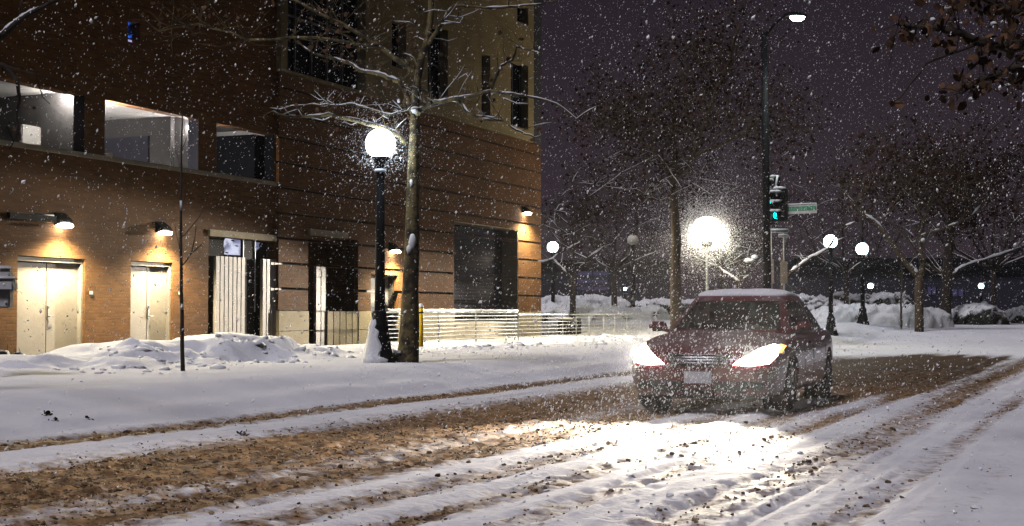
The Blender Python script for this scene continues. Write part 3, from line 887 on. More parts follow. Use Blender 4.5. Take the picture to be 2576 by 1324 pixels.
light('flood_beam', 'SPOT', (-.35, -.75, H - .3), 42000, (1.0, 0.90, 0.74), t, .22, fd, 18.5, .25)
fd = (-U * math.cos(R(20)) - N * math.sin(R(20))); fd.z = -0.43
light('flood_beam', 'SPOT', (-.45, -.70, H - .3), 10000, (1.0, 0.90, 0.74), t, .22, fd, 44, .5)

# ------------------------------------------------------------------ tall street light, signals and signs at the corner
pb = at(1931, 720, 45); zb = gz(pb.x, pb.y) - .05
top = at(1922, 82, 45)
t = thing('street_light', 'very tall dark street light with a glowing flat head on an arm, behind the car', 'street light', (pb.x, pb.y, zb))
m_ = MB(); m_.tube([(0, 0, 0), (0, 0, .5)], .2, 14); m_.tube([(0, 0, .5), (top.x - pb.x, 0, top.z - zb)], [.135, .095], 14); m_.build('pole', BLACK, t, True)
he = at(2004, 42, 44.2) - Vector((pb.x, pb.y, zb)); hs = Vector((top.x - pb.x, 0, top.z - zb))
m_ = MB(); m_.tube([hs - Vector((0, 0, .15)), hs * .65 + he * .35 + Vector((0, 0, .1)), he + Vector((-.35, 0, .02))], [.05, .04, .035], 10); m_.build('arm', BLACK, t, True)
m_ = MB(); vs, fs_ = [], []
for j in range(9):
    u = j / 8
    for k in range(12):
        a = 2 * math.pi * k / 12
        r = .06 + .14 * math.sin(math.pi * min(1, u * 1.1 + .02)) ** .7 if u < .9 else .06
        vs.append((he.x - .40 + .70 * u, he.y + r * math.cos(a), he.z + .03 + max(-.02, r * .62 * math.sin(a))))
for j in range(8):
    for k in range(12):
        i = j * 12 + k; i2 = j * 12 + (k + 1) % 12
        fs_.append((i, i2, i2 + 12, i + 12))
fs_ += [tuple(range(11, -1, -1)), tuple(range(96, 108))]
m_.add(vs, fs_); hd = m_.build('lamp_head', BLACK, t, True)
m_ = MB(); vs = []; n = 20
for j, (r, dz) in enumerate(((1.0, -.005), (.9, -.07), (.55, -.13))):
    vs += [(he.x + .02 + .23 * r * math.cos(2 * math.pi * k / n), he.y + .11 * r * math.sin(2 * math.pi * k / n), he.z + dz) for k in range(n)]
fs_ = [(j * n + k, j * n + (k + 1) % n, (j + 1) * n + (k + 1) % n, (j + 1) * n + k) for j in range(2) for k in range(n)] + [tuple(range(2 * n, 3 * n))]
m_.add(vs, fs_); m_.build('lens', emis('street light lens', (.82, 1.0, .84), 38), hd, True)
light('street_light_lamp', 'SPOT', (he.x, he.y, he.z - .2), 700, (.85, 1.0, .88), t, .15, (0.25, -.2, -1), 125, .6)

CYAN = emis('green signal light', (0.0, 0.95, 0.90), 5, .02)
def signal(px, py, Y, ang, label):
    """three-lens signal head; the green lens is the lowest and its centre sits at the photo point"""
    c = at(px, py, Y)
    t = thing('traffic_signal', label, 'traffic light', c, ang, 'traffic lights on the corner pole')
    b = MB(); b.bbox(-.16, .16, 0, .2, -.17, .80, .02); b.build('housing', BLACK, t)
    sn = MB()
    for k in range(3):
        z = k * .29
        v = MB(); n = 14; vs = []
        for y in (-.17, 0.0):
            vs += [(.12 * math.cos(a), y, z + .12 * math.sin(a)) for a in [R(-50) + R(280) * i / n for i in range(n + 1)]]
        v.add(vs, [(i, i + 1, n + 2 + i, n + 1 + i) for i in range(n)])
        v.build('visor', BLACK, t, True)
        l = MB(); l.lathe([(.10, 0), (.08, .02), (.03, .03)], 16); l2 = MB()
        l2.add([(x, -.012 - zz * .6, z + y) for x, y, zz in l.v], l.f)
        l2.build('lens', CYAN if k == 0 else DARK, t, True)
        sv = MB(); sv.tube([(0, -.25, z + .135), (0, -.02, z + .145)], .075, 8, flat=.55); sv.build('snow_cap', SNOW, t, True)
    sn.tube([(0, -.02, .83), (0, .2, .83)], .10, 8, flat=.5)
    sn.build('snow_cover', SNOW, t, True)
    return t
signal(1953, 542, 44.4, R(-44), 'traffic light with a glowing green lens, left of the street sign and nearer the pole')
signal(1963, 542, 44.4, R(-36), 'traffic light with a glowing green lens touching the left end of the street sign')
signal(1944, 511, 45.6, R(-52), 'traffic light half hidden behind the tall pole, its green glow highest of the three')
# arm that carries the signals and the street sign
a0 = at(1926, 572, 45); a1 = at(1962, 468, 44.7)
t = thing('signal_bracket', 'dark bracket tubes holding the traffic lights and street sign on the tall pole', 'bracket', a0)
m_ = MB()
for z_, px, yy in ((470, 1962, 44.6), (556, 1962, 44.6), (562, 1950, 44.8)):
    q0 = at(1927, z_, 44.98) - a0; q1 = at(px, z_, yy) - a0
    m_.tube([q0, q1], .025, 8)
m_.tube([at(1970, 556, 44.75) - a0, at(1970, 500, 44.75) - a0], .025, 8); m_.tube([at(1962, 556, 44.6) - a0, at(1970, 556, 44.75) - a0], .025, 8)
m_.tube([at(1956, 443, 44.6) - a0, at(1951, 472, 44.6) - a0], .022, 8)
m_.build('tubes', BLACK, t, True)
m_ = MB(); m_.tube([at(1956, 441, 44.58) - a0, at(1951, 474, 44.58) - a0], .03, 8); m_.build('snow_cover', SNOW, t, True)
# street name sign, lettering too blurred to read
p0, p1 = at(1967, 516, 44.6), at(2055, 514, 44.0); pz0, pz1 = at(1967, 540, 44.6).z, at(2055, 538, 44.0).z
cx_ = (p0 + p1) / 2; d_ = p1 - p0; ln = math.hypot(d_.x, d_.y)
hgt = p0.z - pz0
cx_.z = (p0.z + pz0) / 2
t = thing('street_sign', 'green street name sign with blurred pale lettering and snowy white borders', 'street sign', cx_, math.atan2(d_.y, d_.x))
m_ = MB(); m_.bbox(-ln / 2, ln / 2, -.006, .006, -hgt * .5, hgt * .5, .003); m_.build('plate', WHITEP, t)
m_ = MB(); m_.box(-ln / 2 + .015, ln / 2 - .015, -.012, -.0075, -hgt * .19, hgt * .27); m_.build('panel', GREEN, t)
m_ = MB(); r_ = random.Random(4); x = -ln / 2 + .05
while x < ln / 2 - .10:
    w_ = r_.uniform(.018, .04)
    if not (.22 < x / ln < .30):
        m_.box(x, x + w_, -.0165, -.0135, -hgt * .12, hgt * .20 - r_.choice((0, .02)))
        if r_.random() < .5: m_.box(x + w_ + .003, x + w_ + .018, -.0163, -.0133, -hgt * .12 + r_.choice((0, .05)), hgt * .2 - r_.choice((0, .06)))
    x += w_ + .03
m_.build('lettering', PALEG, t)
m_ = MB(); m_.tube([(-ln / 2 + .02, 0, hgt * .52), (ln / 2 - .02, 0, hgt * .52)], .03, 8, flat=.7); m_.build('snow_cover', SNOW, t, True)
# small sign posts below it
def vsign(px0, px1, py0, py1, Y, label):
    a, b = at(px0, py0, Y), at(px1, py1, Y); cc = (a + b) / 2
    t = thing('small_sign', label, 'sign', cc, 0.12, 'tan sign backs')
    m_ = MB(); m_.bbox(-(b.x - a.x) / 2, (b.x - a.x) / 2, -.01, .01, -(a.z - b.z) / 2, (a.z - b.z) / 2, .004); m_.build('plate', TANP, t)
    m_ = MB(); m_.tube([(0, .03, -.3), (0, .03, .4)], .025, 8); m_.build('clamp', GALV, t)
vsign(1936, 1947, 652, 714, 46, 'narrow tan sign panel beside the thin grey post, the left of two')
vsign(1963, 1981, 658, 714, 46, 'wider tan sign panel right of the thin grey post')
g0 = at(1931, 725, 46.2); zb = gz(g0.x, g0.y); hp = at(1931, 579, 46.2).z - zb
t = thing('sign_post', 'thin grey sign post with a snow-topped crossbar behind the car roof', 'sign post', (g0.x, g0.y, zb))
hb = at(1982, 579, 46.2).x - g0.x; hp2 = at(1982, 590, 46.2).z - zb
m_ = MB(); m_.tube([(0, 0, 0), (0, 0, hp)], .035, 8); m_.tube([(0, 0, hp - .06), (hb, 0, hp - .06)], .03, 8); m_.tube([(hb * .55, 0, hp2 - .07), (hb, 0, hp2 - .07)], .03, 8); m_.tube([(hb * .8, 0, hp2 - 1.8), (hb * .8, 0, hp - .06)], .022, 8)
m_.tube([(.13, 0, hp2 - 1.8), (.13, 0, hp - .06)], .018, 8); m_.build('frame', GALV, t)
m_ = MB(); m_.tube([(-.05, 0, hp), (hb, 0, hp)], .055, 8, flat=.8); m_.tube([(hb * .55, 0, hp2 - .02), (hb, 0, hp2 - .02)], .05, 8, flat=.8); m_.build('snow_cover', SNOW, t, True)

# ------------------------------------------------------------------ railings before the dock
QR = -18.45
def rail_pt(px, py): return onq(px, py, QR)
pa, pc = rail_pt(965, 787), rail_pt(1301, 785)
ta = thing('railing', 'grey steel railing of close horizontal bars with snow on its top rail before the dock', 'railing', (pa.x, pa.y, 0.2), BROT)
L = (pc - pa).dot(U); zt = (pa.z + pc.z) / 2 - .2
for px in (968, 1106, 1199.5, 1275, 1297):
    x = (rail_pt(px, 787) - pa).dot(U); m_ = MB(); m_.tube([(x, .03, 0), (x, .03, zt - .01)], .027, 8); m_.build('post', GALV, ta)
m_ = MB(); m_.tube([(0, 0, zt), (L, 0, zt)], .028, 8); m_.build('top_rail', GALV, ta)
m_ = MB()
for k in range(1, 8): m_.tube([(0, 0, zt - .115 * k), (L, 0, zt - .115 * k)], .013, 6)
m_.build('bars', GALV, ta)
m_ = MB(); m_.tube([(0.02 + L * k / 40, 0, zt + .04 + .008 * math.sin(k * 2.1)) for k in range(41)], [.045] * 41, 8, flat=1.1)
for k in range(1, 8): m_.tube([(0.02, 0, zt - .115 * k + .014), (L - .02, 0, zt - .115 * k + .014)], .012, 6)
m_.build('snow_cover', SNOW, ta, True)
pa2, pc2 = rail_pt(1304, 792), rail_pt(1655, 793)
tb = thing('railing', 'thin wire railing with slim posts running on from the building corner towards the car', 'railing', (pa2.x, pa2.y, 0.2), BROT)
L2 = (pc2 - pa2).dot(U); zt = pa2.z - .2
for px in (1306, 1343, 1363, 1381, 1417, 1451, 1484, 1520, 1548, 1578, 1612, 1650):
    x = (rail_pt(px, 790) - pa2).dot(U); m_ = MB(); m_.tube([(x, .02, -.1), (x, .02, zt)], .02, 8); m_.build('post', GREYBOX, tb)
m_ = MB(); m_.tube([(0, 0, zt), (L2, 0, zt)], .025, 8); m_.build('top_rail', GREYBOX, tb)
m_ = MB()
for k in range(1, 8): m_.tube([(0, 0, zt - .12 * k), (L2, 0, zt - .12 * k)], .011, 5)
m_.build('wires', GREYBOX, tb)
p = onq(1433, 818, -20.5); zb = gz(p.x, p.y)
t = thing('grey_cabinet', 'squat dark grey cabinet standing behind the wire railing', 'utility box', (p.x, p.y, zb - .02), BROT)
m_ = MB(); m_.bbox(-.55, .55, -.3, .3, 0, p.z + .22 - zb, .02); m_.build('body', GREYPANEL, t)
m_ = MB(); 
for k in range(5): m_.box(-.45, .45, -.315, -.303, .15 + .11 * k, .20 + .11 * k)
m_.build('louvre', DARK, t)
m_ = MB(); m_.bbox(-.55, .55, -.3, .3, p.z + .222 - zb, p.z + .30 - zb, .035); m_.build('snow_cover', SNOW, t, True)
# yellow bollard
p = at(1058, 876, 37.5); zb = gz(p.x, p.y) - .05; zt = at(1058, 772, 37.5).z - zb
t = thing('bollard', 'bright yellow steel bollard with a snow cap, right of the plane tree trunk', 'bollard', (p.x, p.y, zb))
m_ = MB(); m_.lathe([(.075, 0), (.075, zt - .05), (.065, zt - .02), (.03, zt)], 18); m_.build('post', YELLOW, t, True)
m_ = MB(); m_.lathe([(.077, zt - .17), (.077, zt - .13)], 18); m_.build('band', DARK, t)
m_ = MB(); m_.lathe([(.074, zt - .035), (.07, zt + .03), (.045, zt + .07), (.01, zt + .085)], 14); m_.build('snow_cap', SNOW, t, True)
# dark stake against the trunk
p = at(1049, 898, 26.9); zb = gz(p.x, p.y) - .1; zt = at(1049, 712, 26.9).z - zb
t = thing('stake', 'slim black stake standing against the right side of the plane tree trunk', 'stake', (p.x, p.y, zb))
m_ = MB(); m_.tube([(0, 0, 0), (.01, 0, zt * .55), (0, 0, zt)], [.034, .03, .018], 8); m_.build('shaft', BLACK, t, True)
m_ = MB(); m_.tube([(-.03, -.02, zt * .42), (-.02, -.03, zt * .52)], .02, 6); m_.build('tie', GALV, t)
# snow-capped stub by the trunk
p = at(998, 900, 26.2); zb = gz(p.x, p.y) - .05
t = thing('ground_box', 'low brown box with a thick snow cap between lamp post and tree', 'ground box', (p.x, p.y, zb), .2)
m_ = MB(); m_.bbox(-.1, .1, -.08, .08, 0, .17, .015); m_.build('body', BBARK, t)
m_ = MB(); m_.bbox(-.115, .115, -.09, .09, .172, .26, .04); m_.build('snow_cap', SNOW, t, True)
# white kiosk at the left edge
Yk = 20.0
p = at(-30, 925, Yk); zb = gz(p.x, p.y) - .05
t = thing('parking_kiosk', 'white enamel kiosk box with two snow caps at the left edge of the picture', 'kiosk', (p.x, p.y, zb), .18)
def kx(px): return at(px, 720, Yk).x - p.x
def kz(py): return at(10, py, Yk).z - zb
m_ = MB(); m_.tube([(0, 0, 0), (0, 0, kz(775))], .06, 12); m_.build('post', GALV, t)
m_ = MB(); m_.bbox(kx(-95), kx(27), -.16, .16, kz(775), kz(684), .02); m_.build('body', GREYBOX, t)
m_ = MB(); m_.bbox(kx(-105), kx(37), -.24, .18, kz(732), kz(709), .02); m_.build('hood', GREYBOX, t)
m_ = MB(); m_.bbox(kx(-104), kx(36.5), -.235, .175, kz(708.7), kz(695), .03); m_.bbox(kx(-95), kx(28), -.16, .16, kz(683.7), kz(669), .035); m_.build('snow_cap', SNOW, t, True)
m_ = MB(); m_.bbox(kx(17), kx(22), -.167, -.161, kz(768), kz(762), .002); m_.build('lock', FRAME, t)

# ------------------------------------------------------------------ trees
def sub_pts(pts, k, r, jit):
    """densify a polyline with a little wander"""
    out = [pts[0]]
    for a, b in zip(pts[:-1], pts[1:]):
        for i in range(1, k + 1):
            p = a.lerp(b, i / k)
            if i < k: p = p + Vector((r.uniform(-1, 1), r.uniform(-1, 1), r.uniform(-1, 1))) * jit
            out.append(p)
    return out
def taper(n, r0, r1): return [r0 + (r1 - r0) * i / (n - 1) for i in range(n)]
def leaf_mesh(pts, size, seed, droop=0.3):
    g = np.random.default_rng(seed)
    n = len(pts); P = np.array([p[:] for p in pts])
    a = g.normal(size=(n, 3)); a[:, 2] -= droop; a /= np.linalg.norm(a, axis=1)[:, None]
    b = g.normal(size=(n, 3)); b -= a * (a * b).sum(1)[:, None]; b /= np.linalg.norm(b, axis=1)[:, None]
    c = np.cross(a, b)
    L = (size * g.uniform(.6, 1.25, n))[:, None]; W = L * g.uniform(.28, .45, n)[:, None]; C = L * g.uniform(-.25, .25, n)[:, None]
    v = np.stack([P, P + a * L * .35 + b * W + c * C * .5, P + a * L * .75 + b * W * .8 + c * C, P + a * L + c * C * 1.3,
                  P + a * L * .75 - b * W * .8 + c * C, P + a * L * .35 - b * W + c * C * .5], 1).reshape(-1, 3)
    m = MB(); m.v = [tuple(x) for x in v]
    m.f = []
    for i in range(n):
        o = i * 6
        m.f += [(o, o + 1, o + 2, o + 3), (o, o + 3, o + 4, o + 5)]
    return m

class Tree:
    def __init__(s, name, label, cat, base, bark, group=None, n=8):
        s.t = thing(name, label, cat, base, 0, group)
        s.b = Vector(base); s.w = MB(); s.sn = MB(); s.lp = []; s.bark = bark; s.n = n; s.r = random.Random(hash(label) % 1000 if False else len(label) * 7 + int(abs(base[0]) * 100))
    def limb(s, pts, r0, r1, snow=True, k=4, jit=0.0, sr=1.0):
        """pts in world metres"""
        P = sub_pts([Vector(p) - s.b for p in pts], k, s.r, jit)
        rr = taper(len(P), r0, r1)
        s.w.tube(P, rr, s.n if r0 > .02 else 5)
        if snow:
            run = []
            def flush():
                if len(run) > 1:
                    q = [p + Vector((0, 0, r * .62 + .004 * sr)) for p, r in run]
                    rs = [(r * .62 + .005 * sr) * s.r.uniform(.55, 1.2) for p, r in run]
                    rs[0] *= .4; rs[-1] *= .4
                    s.sn.tube(q, rs, 7)
            for i in range(len(P)):
                d = P[min(i + 1, len(P) - 1)] - P[max(i - 1, 0)]
                ok = d.length > 1e-6 and abs(d.normalized().z) < .80 and s.r.random() > .10
                if ok: run.append((P[i], rr[i]))
                else: flush(); run.clear()
            flush()
        return [p + s.b for p in P]
    def blob(s, p, rx, rz):
        c = Vector(p) - s.b
        vs, fs_ = [], []
        for j in range(7):
            a = -math.pi / 2 + math.pi * j / 6
            for k in range(10):
                bq = 2 * math.pi * k / 10; w_ = 1 + .2 * s.r.uniform(-1, 1)
                vs.append((c.x + rx * w_ * max(.02, math.cos(a)) * math.cos(bq), c.y + rx * w_ * max(.02, math.cos(a)) * math.sin(bq), c.z + rz * math.sin(a)))
        for j in range(6):
            for k in range(10):
                fs_.append((j * 10 + k, j * 10 + (k + 1) % 10, j * 10 + 10 + (k + 1) % 10, j * 10 + 10 + k))
        s.sn.add(vs, fs_)
    def twigs(s, P, n, ln, r, snow=False, leaves=0, up=.3):
        for _ in range(n):
            p = s.r.choice(P[1:])
            d = Vector((s.r.uniform(-1, 1), s.r.uniform(-1, 1) * .7, s.r.uniform(-.5, 1) * .8 + up)).normalized()
            l = ln * s.r.uniform(.5, 1.3)
            q = [p, p + d * l * .4 + Vector((0, 0, s.r.uniform(-.1, .1) * l)), p + d * l * .75 + Vector((s.r.uniform(-.12, .12) * l, 0, s.r.uniform(-.1, .2) * l)), p + d * l + Vector((s.r.uniform(-.1, .1) * l, 0, .1 * l))]
            s.limb(q, r, r * .3, snow, 2)
            for _k in range(leaves):
                s.lp.append(q[s.r.randrange(1, 4)] - s.b + Vector((s.r.uniform(-.1, .1), s.r.uniform(-.1, .1), s.r.uniform(-.1, .05))))
    def done(s, leaf=None, size=.1, seed=1):
        s.w.build('trunk', s.bark, s.t, True)
        if s.sn.v: s.sn.build('snow_cover', SNOW, s.t, True)
        if leaf is not None and s.lp: leaf_mesh(s.lp, size, seed).build('crown', leaf, s.t)
        return s.t

def pl(Y, *pts, dy=0.0):
    n = len(pts)
    return [at(x, y, Y + dy * i / max(1, n - 1)) for i, (x, y) in enumerate(pts)]
def base_at(px, Y):
    p = at(px, 780, Y); return Vector((p.x, p.y, gz(p.x, p.y) - .1))

# plane tree before the building
Y = 26.3
b = base_at(1024, Y)
T = Tree('plane_tree', 'bare plane tree with mottled bark and snow lining its spreading limbs, beside the globe lamp', 'tree', b, BARK, n=14)
tr_ = [b] + pl(Y, (1025, 900), (1027, 860), (1031, 760), (1036, 640), (1038, 540), (1040, 420), (1043, 330), (1044, 285))
P = [p - b for p in tr_]
T.w.tube(P, [.23, .19, .172, .152, .135, .122, .108, .092, .085], 16)
T.limb(pl(Y, (1044, 290), (1045, 240), (1041, 190), (1046, 130), (1072, 100), (1080, 60), (1085, -30)), .075, .05, False, dy_ := 4, .01) if False else T.limb(pl(Y, (1044, 290), (1046, 240), (1052, 190), (1062, 140), (1074, 100), (1082, 60), (1085, -40)), .078, .05, False, 4, .01)
T.limb(pl(Y, (1034, 640), (1036, 615), (1040, 590)), .07, .03, False)
L1 = T.limb(pl(Y, (1042, 292), (1060, 276), (1085, 262), (1118, 255), (1150, 248), (1192, 240), (1236, 229), (1280, 236), (1330, 243), dy=-1.2), .052, .020, True, 4, .012)
L2 = T.limb(pl(Y - .5, (1152, 250), (1175, 282), (1210, 300), (1265, 304), (1300, 328), (1345, 346), dy=-.8), .030, .012, True, 4, .012)
L3 = T.limb(pl(Y - .8, (1232, 230), (1254, 180), (1262, 165), (1290, 150), (1300, 118), (1330, 126), (1358, 134), dy=-.6), .028, .010, True, 4, .01)
L4 = T.limb(pl(Y, (1024, 360), (1000, 340), (960, 322), (920, 311), (880, 300), (850, 294), (826, 287), (790, 293), (760, 293), (730, 292), (705, 288), (686, 280), dy=-1.0), .050, .014, True, 3, .012)
L5 = T.limb(pl(Y, (1040, 290), (1020, 232), (1005, 206), (975, 196), (950, 185), (905, 178), (880, 160), (840, 147), (800, 138), (770, 124), (748, 102), dy=1.0), .048, .014, True, 3, .012)
L6 = T.limb(pl(Y, (1050, 165), (1044, 150), (1030, 140), (1015, 135)), .022, .01, True, 3)
L7 = T.limb(pl(Y, (1074, 112), (1092, 88), (1108, 62), (1130, 30), (1142, 14), (1190, 17), (1240, 20), (1300, 17), (1345, 12), (1400, 3), dy=-.6), .040, .012, True, 3, .012)
L8 = T.limb(pl(Y - .2, (1110, 62), (1140, 60), (1152, 42), (1158, 20)), .02, .01, True, 3)
L9 = T.limb(pl(Y, (1046, 232), (1062, 225), (1085, 237), (1082, 258)), .026, .014, True, 3)
L10 = T.limb(pl(Y + .4, (1030, 275), (985, 290), (930, 275), (890, 262), (860, 265), (820, 262), (770, 264), dy=.8), .026, .008, True, 3, .015)
L11 = T.limb(pl(Y + .5, (1052, 190), (960, 120), (860, 60), (760, 10), (660, -30), dy=1.5), .05, .02, False, 3, .03)
L12 = T.limb(pl(Y + .5, (960, 118), (800, 95), (620, 100), (500, 60), (400, 80), dy=2.5), .035, .01, False, 3, .04)
L13 = T.limb(pl(Y - .2, (1330, 262), (1300, 262), (1262, 246)), .012, .014, True, 3)
T.limb(pl(Y - 1.4, (1326, 243), (1400, 262), (1450, 300), (1500, 268)), .02, .006, True, 3, .02)
for L_, n_ in ((L1, 16), (L2, 10), (L3, 14), (L5, 18), (L4, 14), (L7, 18), (L10, 16)): T.twigs(L_, n_, .6, .007, T.r.random() < .5, 1, .2)
T.twigs(L10, 8, .5, .007, False, 3, -.5); T.twigs(L4, 6, .45, .007, False, 1, -.6)
T.twigs(L11, 34, 1.0, .008, False, 3, .0); T.twigs(L12, 44, 1.0, .008, False, 3, .0)
T.blob(at(1044, 277, Y - .1), .085, .07); T.blob(at(1037, 610, Y - .10), .07, .17); T.blob(at(1029, 628, Y - .12), .05, .09); T.blob(at(1035, 462, Y - .1), .035, .08); T.blob(at(1003, 254, Y), .03, .04); T.blob(at(1075, 105, Y), .04, .06); T.blob(at(1052, 222, Y), .04, .09)
T.done(LEAF2, .10, 3)

# bare sapling in the pavement
Y = 22.2
b = base_at(460, Y); 
T = Tree('sapling', 'thin bare sapling rising from the snow before the double doors', 'sapling', b, DBARK, n=8)
M_ = T.limb([b] + pl(Y, (460, 925), (458, 840), (457, 760), (456, 680), (455, 600), (455, 520), (456, 420), (457, 350), (459, 285)), .036, .009, False, 3, .004)
T.limb(pl(Y, (459, 668), (470, 655), (482, 635), (490, 600), (494, 568)), .011, .005, False, 3)
T.limb(pl(Y, (480, 640), (500, 622), (512, 610)), .007, .003, False, 3)
T.limb(pl(Y, (457, 596), (466, 590), (482, 570), (500, 548), (514, 522)), .010, .004, False, 3)
T.limb(pl(Y, (457, 525), (464, 500), (476, 460), (482, 440)), .009, .003, False, 3)
T.limb(pl(Y, (456, 430), (446, 390), (430, 350)), .007, .003, False, 3); T.limb(pl(Y, (457, 380), (472, 340), (478, 300)), .006, .003, False, 3)
T.limb(pl(Y, (456, 640), (446, 600), (440, 565)), .006, .003, False, 3)
T.sn.tube([at(456, 530, Y - .03) - b, at(455, 505, Y - .03) - b], .018, 6); T.sn.tube([at(458, 780, Y - .03) - b, at(458, 765, Y - .03) - b], .018, 6)
T.done()

def crown_points(T, cc, rad, n_limb, n_sub, root, r0, leaves, spread, snow=False, r=None):
    """limbs from root points to random places in an ellipsoid, sub-limbs from those, leaves in clumps at the ends"""
    r = r or random.Random(3)
    for i in range(n_limb):
        while True:
            v = Vector((r.uniform(-1, 1), r.uniform(-1, 1), r.uniform(-1, 1)))
            if .25 < v.length < 1: break
        e = cc + Vector((v.x * rad[0], v.y * rad[1], v.z * rad[2]))
        o = root[r.randrange(len(root))]
        mid = o.lerp(e, .5) + Vector((r.uniform(-.3, .3), r.uniform(-.3, .3), r.uniform(.0, .5)))
        P = T.limb([o, mid, e], r0, r0 * .25, snow, 4, r0 * .8)
        for j in range(n_sub):
            p = P[r.randrange(len(P) // 3, len(P))]
            d = Vector((r.gauss(0, 1), r.gauss(0, 1), r.gauss(.1, .8))).normalized() * r.uniform(.4, 1) * spread
            Q = T.limb([p, p + d * .5 + Vector((0, 0, r.uniform(-.1, .15))), p + d], r0 * .3, r0 * .08, snow and r.random() < .5, 2, .02)
            for k in range(leaves):
                T.lp.append(Q[r.randrange(1, len(Q))] - T.b + Vector((r.gauss(0, .22), r.gauss(0, .22), r.gauss(-.03, .22))) * spread)

# big dark oak behind the tall street light
Y = 50
b = base_at(1700, Y)
T = Tree('oak_tree', 'large dark oak holding dead leaves, its slim brown trunk left of the car roof', 'tree', b, BBARK)
tp = [b] + pl(Y, (1700, 740), (1700, 660), (1702, 600), (1696, 520), (1694, 455))
T.limb(tp, .20, .13, False, 3, .015)
ro = pl(Y, (1694, 455), (1694, 470), (1696, 500), (1700, 540))
A1 = T.limb(pl(Y, (1694, 460), (1668, 400), (1640, 370), (1590, 340), (1540, 300)), .11, .04, False, 3, .05)
A2_ = T.limb(pl(Y, (1694, 460), (1735, 400), (1760, 340), (1790, 260), (1830, 160), (1860, 60)), .11, .04, False, 3, .05)
A3 = T.limb(pl(Y, (1694, 470), (1700, 380), (1690, 280), (1720, 160)), .10, .03, False, 3, .05)
A4 = T.limb(pl(Y, (1735, 400), (1800, 370), (1880, 330), (1960, 260)), .08, .03, False, 3, .05)
A5 = T.limb(pl(Y, (1700, 530), (1640, 500), (1580, 480)), .05, .015, True, 3, .05)
rr = random.Random(21)
cen = at(1725, 290, Y)
crown_points(T, cen, (4.3, 3.2, 2.9), 40, 9, A1 + A2_ + A3 + A4, .026, 9, 1.5, False, rr)
crown_points(T, at(1500, 330, Y), (1.9, 2, 2.6), 14, 9, A1[-5:], .022, 5, 1.4, False, rr)
crown_points(T, at(1985, 310, Y), (1.2, 1.6, 2.5), 13, 9, A4[-6:], .022, 6, 1.3, False, rr)
crown_points(T, at(1800, 70, Y), (3.0, 2.4, 1.6), 20, 9, A2_[-8:] + A3[-4:], .022, 6, 1.5, False, rr)
crown_points(T, at(1640, 470, Y), (3.4, 2.4, 1.2), 16, 9, A5 + A1[:6], .02, 3, 1.1, True, rr)
T.done(LEAF, .12, 5)

# right hand snow-lined tree and its neighbours
Y = 62
b = base_at(2312, Y)
T = Tree('park_tree', 'bare tree with snow lining its low forks, right of the two globe lamps', 'tree', b, BBARK)
T.limb([b] + pl(Y, (2312, 775), (2311, 735), (2312, 692)), .20, .17, False, 3)
G = []
G.append(T.limb(pl(Y, (2310, 695), (2296, 682), (2278, 660), (2255, 628), (2225, 585), (2200, 558), (2165, 535), (2120, 480)), .14, .05, True, 3, .03, 6))
G.append(T.limb(pl(Y, (2314, 692), (2322, 668), (2318, 640), (2316, 600), (2322, 560), (2345, 505), (2352, 470), dy=1), .14, .045, True, 3, .03, 6))
G.append(T.limb(pl(Y, (2318, 596), (2345, 585), (2372, 578), (2410, 562), (2445, 545), (2480, 500)), .085, .03, True, 3, .02, 6))
G.append(T.limb(pl(Y, (2320, 662), (2298, 620), (2275, 590), (2240, 560), (2210, 540), dy=-1), .06, .02, True, 3, .03, 5))
G.append(T.limb(pl(Y, (2322, 562), (2310, 520), (2280, 480), (2262, 420)), .05, .02, True, 3, .03, 5))
G.append(T.limb(pl(Y, (2330, 665), (2352, 680), (2376, 690)), .05, .03, True, 3, .02, 2))
for g_ in G: T.twigs(g_, 6, 1.3, .02, True, 0, .4)
T.blob(at(2322, 604, Y - .1), .09, .09)
crown_points(T, at(2290, 400, Y), (4.8, 3.5, 2.6), 34, 9, G[0][-6:] + G[1][-5:] + G[2][-4:] + G[4][-4:], .03, 6, 1.4, False, random.Random(8))
T.done(LEAF, .17, 6)
Y = 72
b = base_at(2380, Y)
T = Tree('park_tree', 'dark trunk with one long low snowy limb reaching to the right edge of the picture', 'tree', b, DBARK)
S_ = T.limb([b] + pl(Y, (2379, 770), (2383, 690), (2388, 620), (2396, 540), (2410, 440)), .30, .16, False, 3, .03)
E_ = T.limb(pl(Y, (2390, 700), (2410, 680), (2430, 670), (2500, 647), (2545, 632), (2600, 615)), .10, .05, True, 3, .03, 6)
T.limb(pl(Y, (2459, 660), (2462, 630), (2463, 600)), .04, .02, True, 3)
T.limb(pl(Y, (2385, 700), (2365, 694), (2345, 690), (2320, 670)), .06, .03, True, 3, .02, 2)
T.twigs(E_, 8, 1.4, .02, True, 0, .5)
crown_points(T, at(2470, 420, Y), (5.2, 3.5, 3.4), 36, 9, S_[-5:], .045, 8, 1.5, False, random.Random(18))
T.done(LEAF, .18, 7)
Y = 66
b = base_at(2267, Y)
T = Tree('sapling', 'thin brown sapling growing through the snowy hedge on the right', 'sapling', b, BBARK)
S_ = T.limb([b] + pl(Y, (2268, 815), (2266, 760), (2270, 700), (2268, 650), (2262, 600)), .06, .02, False, 3, .02)
T.twigs(S_, 14, .9, .015, False, 3, .6); T.done(LEAF, .12, 8)
Y = 66
b = base_at(1441, Y)
T = Tree('park_tree', 'small bare tree with snow in its fork, between the building corner and the unlit globe', 'tree', b, DBARK)
T.limb([b] + pl(Y, (1441, 752), (1441, 700)), .15, .12, False, 3)
